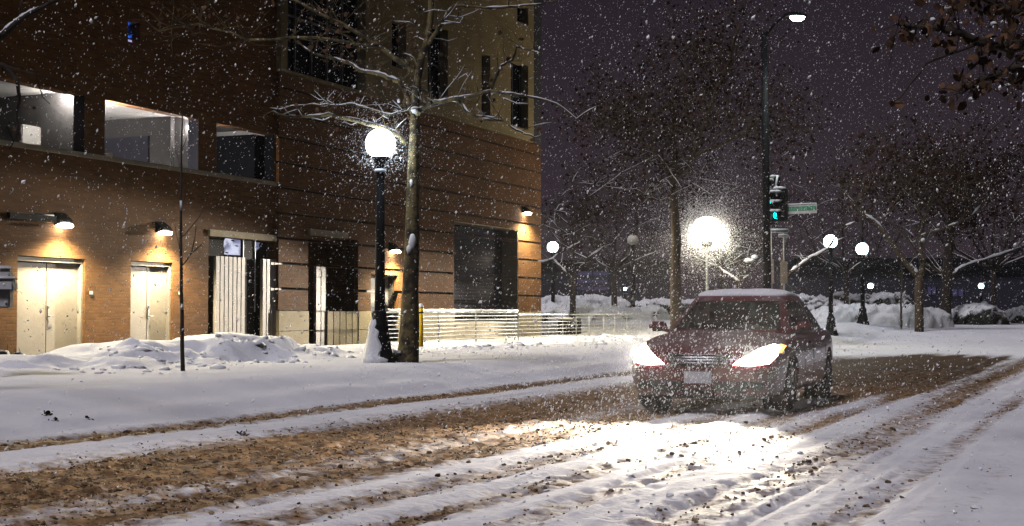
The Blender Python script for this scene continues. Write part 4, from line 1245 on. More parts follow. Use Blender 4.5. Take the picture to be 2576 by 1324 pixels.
G = [T.limb(pl(Y, (1440, 702), (1425, 690), (1405, 668), (1392, 655)), .07, .04, True, 3, .02, 6),
     T.limb(pl(Y, (1340, 662), (1365, 660), (1392, 652), (1410, 632), (1416, 610), (1412, 585)), .035, .03, True, 3, .02, 6),
     T.limb(pl(Y, (1442, 702), (1460, 672), (1480, 650), (1520, 620), (1560, 592)), .06, .02, True, 3, .03, 6),
     T.limb(pl(Y, (1405, 640), (1425, 628), (1450, 615), (1475, 600)), .03, .02, True, 3, .03, 5),
     T.limb(pl(Y, (1442, 700), (1444, 650), (1440, 590), (1450, 530)), .05, .02, True, 3, .03, 1)]
for g_ in G: T.twigs(g_, 6, 1.3, .016, True, 1, .5)
crown_points(T, at(1470, 510, Y), (3.0, 2.5, 2.2), 18, 8, G[4][-4:] + G[2][-3:], .025, 4, 1.3, False, random.Random(12))
T.done(LEAF, .15, 9)
Y = 58
b = base_at(1868, Y)
T = Tree('park_tree', 'low bare tree with a thick snow clump, left of the tall pole behind the car', 'tree', b, DBARK)
T.limb([b] + pl(Y, (1866, 760), (1860, 712)), .12, .10, False, 3)
G = [T.limb(pl(Y, (1860, 712), (1840, 698), (1815, 680), (1798, 655)), .06, .02, True, 3, .03, 6),
     T.limb(pl(Y, (1862, 712), (1872, 690), (1878, 665), (1898, 645)), .06, .03, True, 3, .03, 6),
     T.limb(pl(Y, (1868, 705), (1888, 690), (1905, 660), (1908, 615)), .04, .02, True, 3, .03, 5)]
for g_ in G: T.twigs(g_, 9, 1.1, .016, True, 0, .5)
T.blob(at(1885, 655, Y - .1), .2, .10); T.blob(at(1898, 646, Y - .1), .14, .09)
T.done()
Y = 57
b = base_at(1965, Y)
T = Tree('park_tree', 'bare tree behind the car, its snowy limb curving up to the higher globe lamp', 'tree', b, DBARK)
T.limb([b] + pl(Y, (1966, 760), (1972, 700)), .12, .10, False, 3)
G = [T.limb(pl(Y, (1972, 705), (1990, 685), (2015, 668), (2035, 652), (2060, 640), (2082, 628), (2098, 600), (2118, 572), (2150, 560)), .075, .025, True, 3, .02, 6)]
T.limb(pl(Y, (1972, 702), (1968, 640), (1990, 560)), .06, .02, True, 3, .03)
for g_ in G: T.twigs(g_, 10, 1.0, .016, True, 0, .6)
T.done()

# bare trees further back whose fine branches fill the dark above the hedges
def bare_tree(px, Y, ptop, wpx, label, seed, leaves=0):
    r = random.Random(seed); b = base_at(px, Y)
    T = Tree('bare_tree', label, 'tree', b, DBARK, 'bare trees behind the hedges', 6)
    f_ = at(px, 690 - r.uniform(0, 20), Y)
    T.limb([b, b.lerp(f_, .5), f_], .17, .13, False, 3, .03)
    for i in range(9):
        e = at(px + wpx * (i - 4) / 4 + r.uniform(-25, 25), ptop + abs(i - 4) * 28 + r.uniform(-20, 40), Y + r.uniform(-2.5, 2.5))
        m1 = f_.lerp(e, .35) + Vector(((e.x - f_.x) * .18, 0, -(e.z - f_.z) * .05)); m2 = f_.lerp(e, .7) + Vector((r.uniform(-.3, .3), 0, r.uniform(0, .5)))
        P = T.limb([f_, m1, m2, e], .085, .02, True, 3, .06, 1.6)
        for j in range(9):
            p = P[r.randrange(2, len(P))]; d = Vector((r.gauss(0, 1), r.gauss(0, .7), r.gauss(.55, .6))).normalized() * r.uniform(.8, 2.2)
            Q = T.limb([p, p + d * .5 + Vector((r.uniform(-.15, .15), 0, .1)), p + d], .028, .009, r.random() < .5, 2, .04)
            for k in range(4):
                p2 = Q[r.randrange(1, len(Q))]; d2 = Vector((r.gauss(0, 1), r.gauss(0, .7), r.gauss(.4, .7))).normalized() * r.uniform(.4, 1.1)
                T.limb([p2, p2 + d2 * .5 + Vector((0, 0, .05)), p2 + d2], .013, .005, False, 1)
                for _ in range(leaves): T.lp.append(p2 + d2 * r.uniform(.4, 1) - b + Vector((r.gauss(0, .1), r.gauss(0, .1), r.gauss(0, .1))))
    return T.done(LEAF if leaves else None, .16, seed)
bare_tree(1545, 78, 420, 190, 'wide bare tree behind the railing, between the building corner and the unlit globe', 41, 1)
bare_tree(1815, 84, 430, 170, 'bare tree rising behind the floodlight, above the car roof', 42, 1)
bare_tree(2130, 88, 400, 200, 'bare tree filling the sky above and between the two globe lamps', 43, 1)
bare_tree(2500, 86, 380, 210, 'bare tree at the far right behind the dark hedge', 44, 1)

# near trees standing outside the frame whose limbs reach in
b = Vector((6.3, 13.2, gz(6.3, 13.2) - .1))
T = Tree('oak_tree', 'near oak branch with pale dead leaves hanging in from the top right corner', 'tree', b, DBARK)
tp = T.limb([b, b + Vector((0, 0, 2)), b + Vector((-.1, 0, 4.2)), b + Vector((-.3, 0, 6))], .24, .15, False, 3, .02)
Y = 12.2
g1 = T.limb([b + Vector((0, 0, 3.2))] + pl(Y, (2640, 110), (2540, 120), (2440, 95), (2340, 70), (2260, 60)), .07, .015, False, 3, .02)
g2 = T.limb([b + Vector((0, 0, 3.6))] + pl(Y + .6, (2640, 20), (2560, 30), (2480, 0), (2400, -20)), .07, .015, False, 3, .02)
g3 = T.limb([b + Vector((0, 0, 2.9))] + pl(Y - .3, (2640, 190), (2560, 170), (2480, 195), (2420, 235)), .05, .010, False, 3, .02)
g4 = T.limb([g1[-8]] + pl(Y, (2330, 160), (2270, 240), (2240, 262)), .012, .005, False, 3, .01)
rr = random.Random(31)
for g_, n_ in ((g1[3:], 60), (g2[3:], 60), (g3[3:], 45)):
    for _ in range(n_):
        p = rr.choice(g_); d = Vector((rr.gauss(0, 1), rr.gauss(0, 1), rr.gauss(-.2, .9))).normalized() * rr.uniform(.12, .38)
        Q = T.limb([p, p + d * .5 + Vector((0, 0, .02)), p + d], .006, .002, False, 2, .006)
        for k in range(3): T.lp.append(Q[rr.randrange(1, len(Q))] - b + Vector((rr.gauss(0, .03), rr.gauss(0, .03), rr.gauss(-.01, .03))))
for px, py in ((2240, 265), (2246, 262), (2252, 268), (2195, 62), (2205, 80), (2215, 118), (2228, 125), (2222, 135), (2340, 250), (2292, 70)):
    T.lp.append(at(px, py, Y) - b)
T.limb([g1[-1]] + pl(Y, (2222, 75), (2200, 65)), .006, .003, False, 2); T.limb([g1[-2]] + pl(Y, (2235, 100), (2220, 125)), .006, .003, False, 2)
for px, py in ((2385, 20), (2346, 50), (2444, 90), (2298, 82), (2444, 250), (2400, 130), (2500, 60), (2536, 215)): T.blob(at(px, py, Y), .028, .02)
T.done(LEAF2, .085, 10)
b = Vector((-7.6, 15.2, gz(-7.6, 15.2) - .1))
T = Tree('street_tree', 'near bare tree branch lined with snow crossing the top left corner', 'tree', b, DBARK)
T.limb([b, b + Vector((0, 0, 2)), b + Vector((.1, 0, 4.2)), b + Vector((.3, 0, 6))], .2, .12, False, 3, .02)
Y = 14.2
g1 = T.limb([b + Vector((0, 0, 3.6))] + pl(Y, (-120, 150), (0, 95), (38, 62), (58, 45), (98, 22), (150, -3), (220, -40)), .05, .014, True, 4, .004, .8)
T.limb(pl(Y, (56, 48), (50, 30), (52, 8)), .012, .005, True, 3)
g2 = T.limb([b + Vector((.05, 0, 3.1))] + pl(Y + .3, (-60, 150), (10, 165), (42, 200), (49, 245), (40, 290), (45, 318), (37, 345), (24, 375)), .03, .006, False, 3, .006)
T.limb(pl(Y + .3, (48, 240), (24, 252), (4, 275), (-10, 300)), .010, .003, False, 3, .004); T.limb(pl(Y + .3, (42, 318), (52, 335), (58, 352)), .006, .002, False, 3)
T.limb(pl(Y + .3, (10, 165), (90, 190), (105, 240), (125, 262)), .010, .003, False, 3, .006); T.limb(pl(Y + .3, (60, 178), (150, 205), (168, 235)), .008, .003, False, 3, .006)
T.twigs(g1, 10, .35, .005, False, 2, .1); T.twigs(g2, 10, .25, .004, False, 1, -.2)
T.done(LEAF2, .06, 12)

# ------------------------------------------------------------------ hedges and shrubs
def hedge(name, label, cat, px0, px1, ptop, Y0, Y1, depth, m, seed, group=None, amp=.22, taper_=True, zlow=0.0):
    a = at(px0, ptop, Y0); bq = at(px1, ptop, Y1)
    base = (a + bq) / 2
    L = math.hypot(bq.x - a.x, bq.y - a.y); ang = math.atan2(bq.y - a.y, bq.x - a.x)
    zb = min(gz(a.x, a.y), gz(bq.x, bq.y), gz(base.x, base.y)) - .25
    H = base.z - zb
    nu = int(min(220, max(24, L / .09))); nv = 30
    u = np.linspace(0, 1, nu); v = np.linspace(0, math.pi, nv)
    Ug, Vg = np.meshgrid(u, v, indexing='ij')
    x = (Ug - .5) * L
    end = np.clip(1 - np.abs(2 * Ug - 1) ** (max(4, L / depth * 2)), 0.02, 1) ** .5 if taper_ else 1
    cs, sn_ = np.cos(Vg), np.sin(Vg)
    ex = .55
    y = -depth / 2 * np.sign(cs) * np.abs(cs) ** ex * end
    z = H * np.abs(sn_) ** ex * end
    n1 = fbm(x * 1.1 + seed, Vg * 1.6 + seed * 3, 4) - .5; n2 = fbm(x * 4.5 + seed, Vg * 5 + 9, 3) - .5
    k = amp * 2 * n1 + amp * n2
    y = y - cs * k; z = z + sn_ * k * 1.1
    P = np.stack([x, y, z], -1).reshape(-1, 3)
    t = MB(); t.v = [tuple(p) for p in P]
    t.f = [(i * nv + j, i * nv + j + 1, (i + 1) * nv + j + 1, (i + 1) * nv + j) for i in range(nu - 1) for j in range(nv - 1)]
    root = thing(name, label, cat, (base.x, base.y, zb), ang, group)
    t.build('foliage', m, root, True)
    # twigs and leaf tufts poking through the snow
    r = random.Random(seed); tw = MB(); pts = []
    for _ in range(int(L * 22)):
        i = r.randrange(1, nu - 1); j = r.randrange(4, nv - 5)
        p = Vector(P[i * nv + j]); d = Vector((r.uniform(-.5, .5), math.cos(v[j]) * -1, math.sin(v[j]) * .7 + .25)).normalized()
        tw.tube([p - d * .05, p + d * r.uniform(.03, .22)], [.008, .003], 4)
        if r.random() < .5: pts.append(p + d * .06)
    tw.build('twigs', DBARK, root)
    return root
hedge('hedge', 'long snow-laden hedge right of the car, running behind the thin sapling', 'hedge', 2030, 2392, 770, 67, 69, 1.6, HEDGE, 3)
hedge('hedge', 'dark hedge with little snow at the right edge of the picture', 'hedge', 2392, 2530, 768, 73, 74, 1.5, HEDGE2, 7, amp=.3)
hedge('hedge', 'dark hedge continuing off the right edge, the rightmost one', 'hedge', 2525, 2680, 772, 76, 78, 1.5, HEDGE2, 11, amp=.3)
hedge('hedge', 'low snowed-over hedge in the lamplight behind the wire railing', 'hedge', 1340, 1680, 768, 66, 70, 1.4, HEDGE, 5, amp=.25)
hedge('hedge', 'bluish hedge row behind the lit one, just right of the building corner', 'hedge', 1345, 1590, 745, 88, 90, 1.6, HEDGE, 9, amp=.25)
hedge('hedge', 'hazy hedge seen between the car roof and the unlit globe lamp', 'hedge', 1585, 1790, 752, 84, 86, 1.5, HEDGE2, 15, amp=.25)
hedge('hedge', 'dim hedge behind the snowy one, under the two globe lamps', 'hedge', 1990, 2300, 742, 90, 90, 1.8, HEDGE2, 19, amp=.4)
for i, (px, py, Y, wd, lab) in enumerate(((10, 893, 26.5, 36, 'small snow-capped shrub at the left edge below the kiosk'), (50, 896, 26.2, 40, 'round snow-capped shrub at the foot of the wide double door'))):
    hedge('shrub', lab, 'shrub', px - wd // 2, px + wd // 2, py - 9, Y, Y, .3, HEDGE2, 30 + i, 'snow-capped shrubs by the door', amp=.05)
# tufts poking through the pavement snow and clods thrown on it
for i, (px, py, s_, lab) in enumerate(((118, 1012, .16, 'dark grass tuft in the pavement snow at lower left, the wider of two'), (136, 1016, .12, 'small dark tuft just right of the wider grass tuft'),
                                       (222, 1010, .10, 'lone dark leaf clump standing in the pavement snow below the double doors'), (206, 968, .07, 'tiny dark sprig high on the pavement snow left of the sapling'),
                                       (1027, 1004, .12, 'dark slush lump on the pavement edge below the globe lamp'), (612, 1087, .14, 'black slush lump in the white strip between the two brown tracks'), (395, 1053, .08, 'small dark clod on the pavement snow edge'))):
    s_ *= .55
    p = ground_hit(px, py, .26 if py < 1060 else .02)
    z = gz(p.x, p.y)
    t = thing('snow_tuft', lab, 'tuft', (p.x, p.y, z - .02), i * 1.3)
    r = random.Random(50 + i); m_ = MB()
    for _ in range(26):
        a = r.uniform(0, 6.28); d = Vector((math.cos(a) * r.uniform(.2, 1), math.sin(a) * r.uniform(.2, 1), r.uniform(.2, .9))) * s_ * .6
        o = Vector((r.uniform(-.5, .5), r.uniform(-.5, .5), 0)) * s_
        m_.tube([o, o + d * .6, o + d + Vector((0, 0, -.1 * s_))], [.008, .006, .002], 5)
    m_.build('stems', BBARK, t)
    g = leaf_mesh([Vector((r.uniform(-.5, .5), r.uniform(-.5, .5), r.uniform(.1, .6))) * s_ for _ in range(14)], s_ * .5, 60 + i)
    g.build('leaves', LEAF, t)

# ------------------------------------------------------------------ far buildings
FARW = mat('far dark wall', (0.03, 0.03, 0.045), rough=.9)
FARL = emis('dim violet window light', (.25, .22, .62), .10, .02)
def far_building(label, px0, px1, ptop, Y, bands, roof=.5, lit=FARL):
    a, b2 = at(px0, ptop, Y), at(px1, ptop, Y); cx2 = (a.x + b2.x) / 2; W2 = (b2.x - a.x) / 2
    t = thing('far_building', label, 'building', (cx2, Y + 6, 0), 0)
    m_ = MB(); m_.box(-W2, W2, -6, 6, 0, a.z - roof); m_.build('wall', FARW, t)
    m_ = MB(); m_.bbox(-W2 - .5, W2 + .5, -6.6, 6.5, a.z - roof + .003, a.z, .05); m_.build('roof', DARK, t)
    for (q0, q1, y0, y1) in bands:
        e, f_ = at(q0, y0, Y - .1), at(q1, y1, Y - .1)
        m_ = MB(); m_.box(e.x - cx2, f_.x - cx2, -6.05, -6.005, f_.z, e.z); wn = m_.build('window', lit, t)
        m_ = MB(); n = max(2, int((f_.x - e.x) / 1.4))
        for k in range(n + 1):
            xx = e.x - cx2 + (f_.x - e.x) * k / n; m_.box(xx - .05, xx + .05, -6.10, -6.055, f_.z, e.z)
        m_.build('frame', DARK, wn)
    return t
far_building('long low dark building far behind the two globe lamps and the right hedge', 2010, 2720, 650, 135, [(2332, 2356, 722, 742), (2395, 2425, 728, 745)], roof=.9)
far_building('far dim building with violet strip windows left of the unlit globe lamp', 1345, 1700, 655, 150, [(1450, 1532, 683, 693), (1450, 1530, 704, 713), (1452, 1534, 722, 730)], roof=.4)

# ------------------------------------------------------------------ the car
PAINT = snow_top_mat('maroon paint with dusting of snow', (0.10, 0.004, 0.010), (0.075, 0.003, 0.008), (0.62, 0.60, 0.64), lo=.85, hi=1.6, nscale=3.2, rough=.28)
PAINT.node_tree.nodes['Principled BSDF'].inputs['Coat Weight'].default_value = .6
PAINT.node_tree.nodes['Principled BSDF'].inputs['Specular IOR Level'].default_value = .5
TRIM = mat('black plastic trim', (0.012, 0.011, 0.012), rough=.5)
RUB = mat('tyre rubber', (0.012, 0.012, 0.012), rough=.9)
ALLOY = mat('alloy wheel', (0.09, 0.09, 0.1), rough=.5, metal=.6)
CHR = mat('dull chrome', (0.5, 0.5, 0.52), rough=.25, metal=.9)
PLATE = mat('number plate white', (0.62, 0.62, 0.66), rough=.4)
AMBER = emis('amber side lamp', (1.0, .42, .06), 2.2)
HEAD = emis('headlight glass', (1.0, 0.93, 0.74), 65)
GLASS = bpy.data.materials.new('green tinted car glass'); nt, b_ = nodes_of(GLASS)
nt.nodes.remove(b_)
tr1 = nt.nodes.new('ShaderNodeBsdfTransparent'); tr1.inputs['Color'].default_value = (.72, .90, .80, 1)
gl1 = nt.nodes.new('ShaderNodeBsdfGlossy'); gl1.inputs['Roughness'].default_value = .03
frn = nt.nodes.new('ShaderNodeFresnel'); frn.inputs['IOR'].default_value = 1.5
mxs = nt.nodes.new('ShaderNodeMixShader')
nt.links.new(frn.outputs[0], mxs.inputs[0]); nt.links.new(tr1.outputs[0], mxs.inputs[1]); nt.links.new(gl1.outputs[0], mxs.inputs[2])
nt.links.new(mxs.outputs[0], [n for n in nt.nodes if n.type == 'OUTPUT_MATERIAL'][0].inputs['Surface'])

HD = Vector((-0.357, -0.934, 0)).normalized()          # where the car is heading
CARF = Vector((2.16, 17.1, 0)); CARP = CARF - HD * 2.36
crz = math.atan2(HD.y, HD.x)
car = thing('sedan_car', 'dark maroon sedan with blazing headlights and snow on its roof driving through slush', 'car', (CARP.x, CARP.y, -.01), crz)
car.scale = (1, 1.05, .985)
ST = [(-2.36, .60, .90, .42), (-2.30, .76, .97, .34), (-2.08, .85, 1.00, .26), (-1.5, .895, 1.0, .20), (-.7, .905, .965, .18), (.3, .905, .95, .18), (1.0, .90, .945, .18), (1.45, .895, .905, .18),
      (1.85, .88, .845, .18), (2.10, .845, .785, .175), (2.25, .78, .72, .175), (2.335, .66, .655, .20), (2.36, .52, .60, .26)]
bm = bmesh.new(); rings = []
for (x, w_, h, bt) in ST:
    half = [(0, bt), (.75 * w_, bt), (.93 * w_, bt + .035), (.985 * w_, bt + .16), (w_, .5 * (bt + h) + .03), (.985 * w_, h - .15), (.945 * w_, h - .055), (.80 * w_, h + .0), (.45 * w_, h + .028), (0, h + .038)]
    pr = [(y, z) for y, z in half] + [(-y, z) for y, z in half[-2:0:-1]]
    rings.append([bm.verts.new((x, y, z)) for y, z in pr])
nr = len(rings[0])
for i in range(len(rings) - 1):
    for k in range(nr):
        bm.faces.new((rings[i][k], rings[i + 1][k], rings[i + 1][(k + 1) % nr], rings[i][(k + 1) % nr]))
for rg, rev in ((rings[0], False), (rings[-1], True)):
    n = nr // 2
    for k in range(1, n):
        q = (rg[k], rg[k + 1], rg[(nr - k - 1) % nr], rg[nr - k]) if k < n - 1 else (rg[k], rg[k + 1], rg[nr - k])
        bm.faces.new(q if not rev else q[::-1])
    q = (rg[0], rg[1], rg[nr - 1]); bm.faces.new(q if not rev else q[::-1])
bmesh.ops.recalc_face_normals(bm, faces=bm.faces[:])
me = bpy.data.meshes.new('body'); bm.to_mesh(me); bm.free()
me.polygons.foreach_set('use_smooth', [True] * len(me.polygons))
tmp = bpy.data.objects.new('body', me); col.objects.link(tmp)
md = tmp.modifiers.new('s', 'SUBSURF'); md.levels = md.render_levels = 3
cut = MB(); WX = (1.42, -1.40); WR = .335
for wx in WX:
    for sgn in (1, -1):
        cut.tube([(wx, sgn * .60, WR), (wx, sgn * 1.2, WR)], WR + .055, 36)
cuto = cut.build('cutter', BLACK)
mb_ = tmp.modifiers.new('b', 'BOOLEAN'); mb_.operation = 'DIFFERENCE'; mb_.object = cuto; mb_.solver = 'EXACT'
dg = bpy.context.evaluated_depsgraph_get()
ev = tmp.evaluated_get(dg)
bme = bpy.data.meshes.new_from_object(ev)
bvh = BVHTree.FromPolygons([v.co.copy() for v in bme.vertices], [tuple(p.vertices) for p in bme.polygons])
bpy.data.objects.remove(tmp); bpy.data.objects.remove(cuto)
bme.name = 'body'; bme.materials.clear(); bme.materials.append(PAINT)
body = bpy.data.objects.new('body', bme); col.objects.link(body); body.parent = car

def densify(poly, n):
    out = []
    for (a, b2) in zip(poly, poly[1:] + poly[:1]):
        for i in range(n): out.append((a[0] + (b2[0] - a[0]) * i / n, a[1] + (b2[1] - a[1]) * i / n))
    return out
def patch(poly, axis, off, m, name, parent=car, n=5, rings_=6, th=.02, tree=None, dirn=-1):
    """panel that follows the body: polygon in the plane seen along axis ('x': (y,z), 'y': (x,z)) thrown on the surface"""
    tree = tree or bvh
    P2 = densify(poly, n); cx2 = sum(p[0] for p in P2) / len(P2); cy2 = sum(p[1] for p in P2) / len(P2)
    pts = [(cx2, cy2)]
    for r in range(1, rings_ + 1):
        pts += [(cx2 + (p[0] - cx2) * r / rings_, cy2 + (p[1] - cy2) * r / rings_) for p in P2]
    V = []; last = 0
    for a, b2 in pts:
        if axis == 'x': o, d = Vector((6 * -dirn, a, b2)), Vector((dirn, 0, 0))
        else: o, d = Vector((a, 6 * -dirn, b2)), Vector((0, dirn, 0))
        h, nn, _, _ = tree.ray_cast(o, d)
        if h is None:
            h = Vector((last, a, b2)) if axis == 'x' else Vector((a, last, b2)); nn = -d
        last = h.x if axis == 'x' else h.y
        V.append((h - d * off, h + d * th))
    k = len(P2); N0 = len(V)
    f = [(0, 1 + i, 1 + (i + 1) % k) for i in range(k)]
    for r in range(rings_ - 1):
        f += [(1 + r * k + i, 1 + (r + 1) * k + i, 1 + (r + 1) * k + (i + 1) % k, 1 + r * k + (i + 1) % k) for i in range(k)]
    e = 1 + (rings_ - 1) * k
    f += [(e + i, N0 + e + i, N0 + e + (i + 1) % k, e + (i + 1) % k) for i in range(k)]
    t = MB(); t.v = [tuple(v[0]) for v in V] + [tuple(v[1]) for v in V]; t.f = f
    bm = bmesh.new(); mm = bpy.data.meshes.new(name); mm.from_pydata(t.v, [], t.f); bm.from_mesh(mm)
    bmesh.ops.delete(bm, geom=[v for v in bm.verts if not v.link_faces], context='VERTS'); bmesh.ops.recalc_face_normals(bm, faces=bm.faces[:]); bm.to_mesh(mm); bm.free()
    mm.materials.append(m); mm.polygons.foreach_set('use_smooth', [True] * len(mm.polygons))
    o = bpy.data.objects.new(name, mm); col.objects.link(o); o.parent = parent
    return o
for sgn in (1, -1):
    hl = patch([(sgn * y, z) for y, z in ((.385, .585), (.48, .665), (.64, .775), (.75, .825), (.82, .79), (.82, .69), (.77, .605), (.60, .575))], 'x', .012, HEAD, 'headlight')
    patch([(sgn * y, z) for y, z in ((.74, .805), (.80, .825), (.845, .80), (.845, .72), (.822, .72), (.822, .77), (.77, .803))], 'x', .010, AMBER, 'turn_signal', n=3)
    patch([(sgn * y, z) for y, z in ((.58, .30), (.70, .30), (.72, .38), (.60, .39))], 'x', .006, TRIM, 'fog_lamp_recess', n=3)
    light('headlight_beam', 'SPOT', (2.42, sgn * .62, .68), 3400, (1.0, .89, .72), car, .07, (1, -.09, -.04), 62, 1.0)
gr = patch([(-.36, .70), (.36, .70), (.31, .595), (.2, .565), (-.2, .565), (-.31, .595)], 'x', .008, TRIM, 'grille')
for z in (.605, .64, .675):
    patch([(-.31, z - .006), (.31, z - .006), (.31, z + .006), (-.31, z + .006)], 'x', .020, CHR, 'bar', gr, n=4, rings_=2)
patch([(-.38, .715), (.38, .715), (.37, .704), (-.37, .704)], 'x', .016, CHR, 'chrome_strip', n=6, rings_=2)
patch([(-.60, .39), (-.17, .39), (-.17, .27), (-.52, .25)], 'x', .006, TRIM, 'air_intake', n=4)
patch([(.60, .39), (.17, .39), (.17, .27), (.52, .25)], 'x', .006, TRIM, 'air_intake', n=4)
patch([(-.17, .30), (.17, .30), (.17, .25), (-.17, .25)], 'x', .006, TRIM, 'air_intake', n=4)
patch([(-.66, .225), (.66, .225), (.60, .19), (-.60, .19)], 'x', .02, TRIM, 'lip', n=6, rings_=3)
m_ = MB(); m_.bbox(2.375, 2.392, -.155, .155, .36, .515, .006); pl_ = m_.build('licence_plate', PLATE, car)
m_ = MB(); m_.box(2.3925, 2.394, -.145, .145, .362, .368); m_.box(2.3925, 2.394, -.145, .145, .507, .513); m_.build('plate_frame', TRIM, pl_)
# glasshouse
def cabring(t):
    f_ = 1.12 - 1.02 * t; r_ = -2.0 + .88 * t
    hw = .815 - .215 * t ** 1.25
    z = .93 + .50 * t - .012 * t * t
    return f_, r_, hw, z
fr_w = [(-.80 + 1.60 * i / 14) for i in range(15)]
def ringpts(f_, r_, hw, z):
    cxm, ax = (f_ + r_) / 2, (f_ - r_) / 2
    e = 4.6
    def se(v): return (1 - min(.9999, abs(v)) ** e) ** (1 / e)
    out = []
    ww = [-.87, -.80] + [-.80 + 1.6 * i / 14 for i in range(1, 14)] + [.80, .87]         # front, y from right to left
    for y in ww: out.append((cxm + ax * se(y), hw * y, z))
    xs = [.87, .80] + [.80 - .80 * i / 6 for i in range(1, 6)] + [.02, -.06] + [-.06 - .64 * i / 5 for i in range(1, 5)] + [-.70, -.87]
    for x in xs[1:]: out.append((cxm + ax * x, hw * se(x), z))
    wr = [.87, .80] + [.80 - 1.6 * i / 12 for i in range(1, 12)] + [-.80, -.87]
    for y in wr[1:]: out.append((cxm - ax * se(y), hw * y, z))
    for x in xs[::-1][1:-1]: out.append((cxm + ax * x, -hw * se(x), z))
    return out
lv = [0, .06, .10, .18, .28, .38, .48, .58, .68, .78, .86, .93, 1.0]
RV = [ringpts(*cabring(t)) for t in lv]
nrp = len(RV[0])
top = cabring(1.0)
for k_, dz in ((.94, .018), (.8, .038), (.55, .055), (.25, .062)):
    cxm, ax = (top[0] + top[1]) / 2, (top[0] - top[1]) / 2
    RV.append([(cxm + (x - cxm) * k_, y * k_, top[3] + dz) for x, y, z in ringpts(*top)])
verts = [p for r_ in RV for p in r_]
frame_f, gl = [], {'windshield': [], 'side_l1': [], 'side_l2': [], 'rear': [], 'side_r2': [], 'side_r1': []}
def region(k):
    if 1 <= k <= 14: return 'windshield'
    k2 = k - 16                     # first side (left, +y): 13 steps
    if 0 <= k2 <= 12: return 'side_l1' if 1 <= k2 <= 6 else ('side_l2' if 8 <= k2 <= 11 else None)
    return None
# classify faces by the place of their centre instead of by index on the far side
for j in range(len(RV) - 1):
    for k in range(nrp):
        q = (j * nrp + k, j * nrp + (k + 1) % nrp, (j + 1) * nrp + (k + 1) % nrp, (j + 1) * nrp + k)
        c_ = sum((Vector(verts[i]) for i in q), Vector()) / 4
        key = None
        if 2 <= j <= 9:
            f_, r_, hw, z = cabring((lv[j] + lv[j + 1]) / 2); cxm, ax = (f_ + r_) / 2, (f_ - r_) / 2
            u_, v_ = (c_.x - cxm) / ax, c_.y / hw
            if abs(v_) < .80 and u_ > .7: key = 'windshield'
            elif abs(v_) < .80 and u_ < -.7: key = 'rear'
            elif abs(u_) < .80 and u_ > .02: key = 'side_l1' if v_ > 0 else 'side_r1'
            elif -.70 < u_ < -.06: key = 'side_l2' if v_ > 0 else 'side_r2'
        (gl[key] if key else frame_f).append(q)
frame_f.append(tuple((len(RV) - 1) * nrp + k for k in range(nrp)))
def sub_mesh(fc, name, m):
    used = sorted({i for q in fc for i in q}); mp = {v: i for i, v in enumerate(used)}
    t = MB(); t.v = [tuple(verts[i]) for i in used]; t.f = [tuple(mp[i] for i in q) for q in fc]
    return t.build(name, m, car, True)
sub_mesh(frame_f, 'roof', PAINT)
for k_, nm in (('windshield', 'windshield'), ('rear', 'rear_window'), ('side_l1', 'side_window'), ('side_l2', 'side_window'), ('side_r1', 'side_window'), ('side_r2', 'side_window')):
    sub_mesh(gl[k_], nm, GLASS)
m_ = MB()                                               # snow layer on the roof
cxm, ax = (top[0] + top[1]) / 2, (top[0] - top[1]) / 2
lay = []
for k_, dz in ((.98, .0), (.985, .018), (.94, .045), (.8, .072), (.5, .092), (.15, .098)):
    lay.append([(cxm + (x - cxm) * k_, y * k_, top[3] + dz + .012 * math.sin(x * 6) * math.cos(y * 5)) for x, y, z in ringpts(*top)])
m_.v = [p for l_ in lay for p in l_]
m_.f = [(j * nrp + k, j * nrp + (k + 1) % nrp, (j + 1) * nrp + (k + 1) % nrp, (j + 1) * nrp + k) for j in range(5) for k in range(nrp)] + [tuple(5 * nrp + k for k in range(nrp))]
m_.build('snow_layer', SNOW, car, True)
# interior: dashboard, seats, wheel, mirror
m_ = MB(); m_.bbox(.55, .95, -.70, .70, .70, .96, .05); m_.build('dashboard', TRIM, car)
for sx_ in (.37, -.37):
    m_ = MB(); m_.bbox(-.45, .05, sx_ - .24, sx_ + .24, .40, .58, .05); m_.bbox(-.55, -.40, sx_ - .23, sx_ + .23, .55, 1.12, .06); st_ = m_.build('seat', TRIM, car)
    m_ = MB(); m_.bbox(-.56, -.46, sx_ - .13, sx_ + .13, 1.15, 1.32, .045); m_.tube([(-.5, sx_ - .06, 1.1), (-.5, sx_ - .06, 1.17)], .01, 6); m_.tube([(-.5, sx_ + .06, 1.1), (-.5, sx_ + .06, 1.17)], .01, 6); m_.build('headrest', TRIM, st_)
m_ = MB(); m_.bbox(-1.45, -.95, -.62, .62, .40, .60, .05); m_.bbox(-1.50, -1.36, -.62, .62, .55, 1.02, .06); m_.bbox(-1.50, -1.40, -.45, -.2, 1.03, 1.16, .04); m_.bbox(-1.50, -1.40, .2, .45, 1.03, 1.16, .04); m_.build('rear_seat', TRIM, car)
m_ = MB(); n = 24; m_.tube([(.42 + .05 * math.sin(2 * math.pi * k / n) * -1, .37 + .18 * math.cos(2 * math.pi * k / n), .93 + .17 * math.sin(2 * math.pi * k / n)) for k in range(n + 1)], .016, 8); m_.tube([(.42, .20, .93), (.42, .54, .93)], .018, 6); m_.tube([(.42, .37, .93), (.60, .37, .85)], .03, 8); m_.build('steering_wheel', TRIM, car)
m_ = MB(); m_.bbox(.20, .235, -.13, .13, 1.24, 1.31, .012); m_.tube([(.21, 0, 1.3), (.20, 0, 1.38)], .01, 6); m_.build('inner_mirror', TRIM, car)
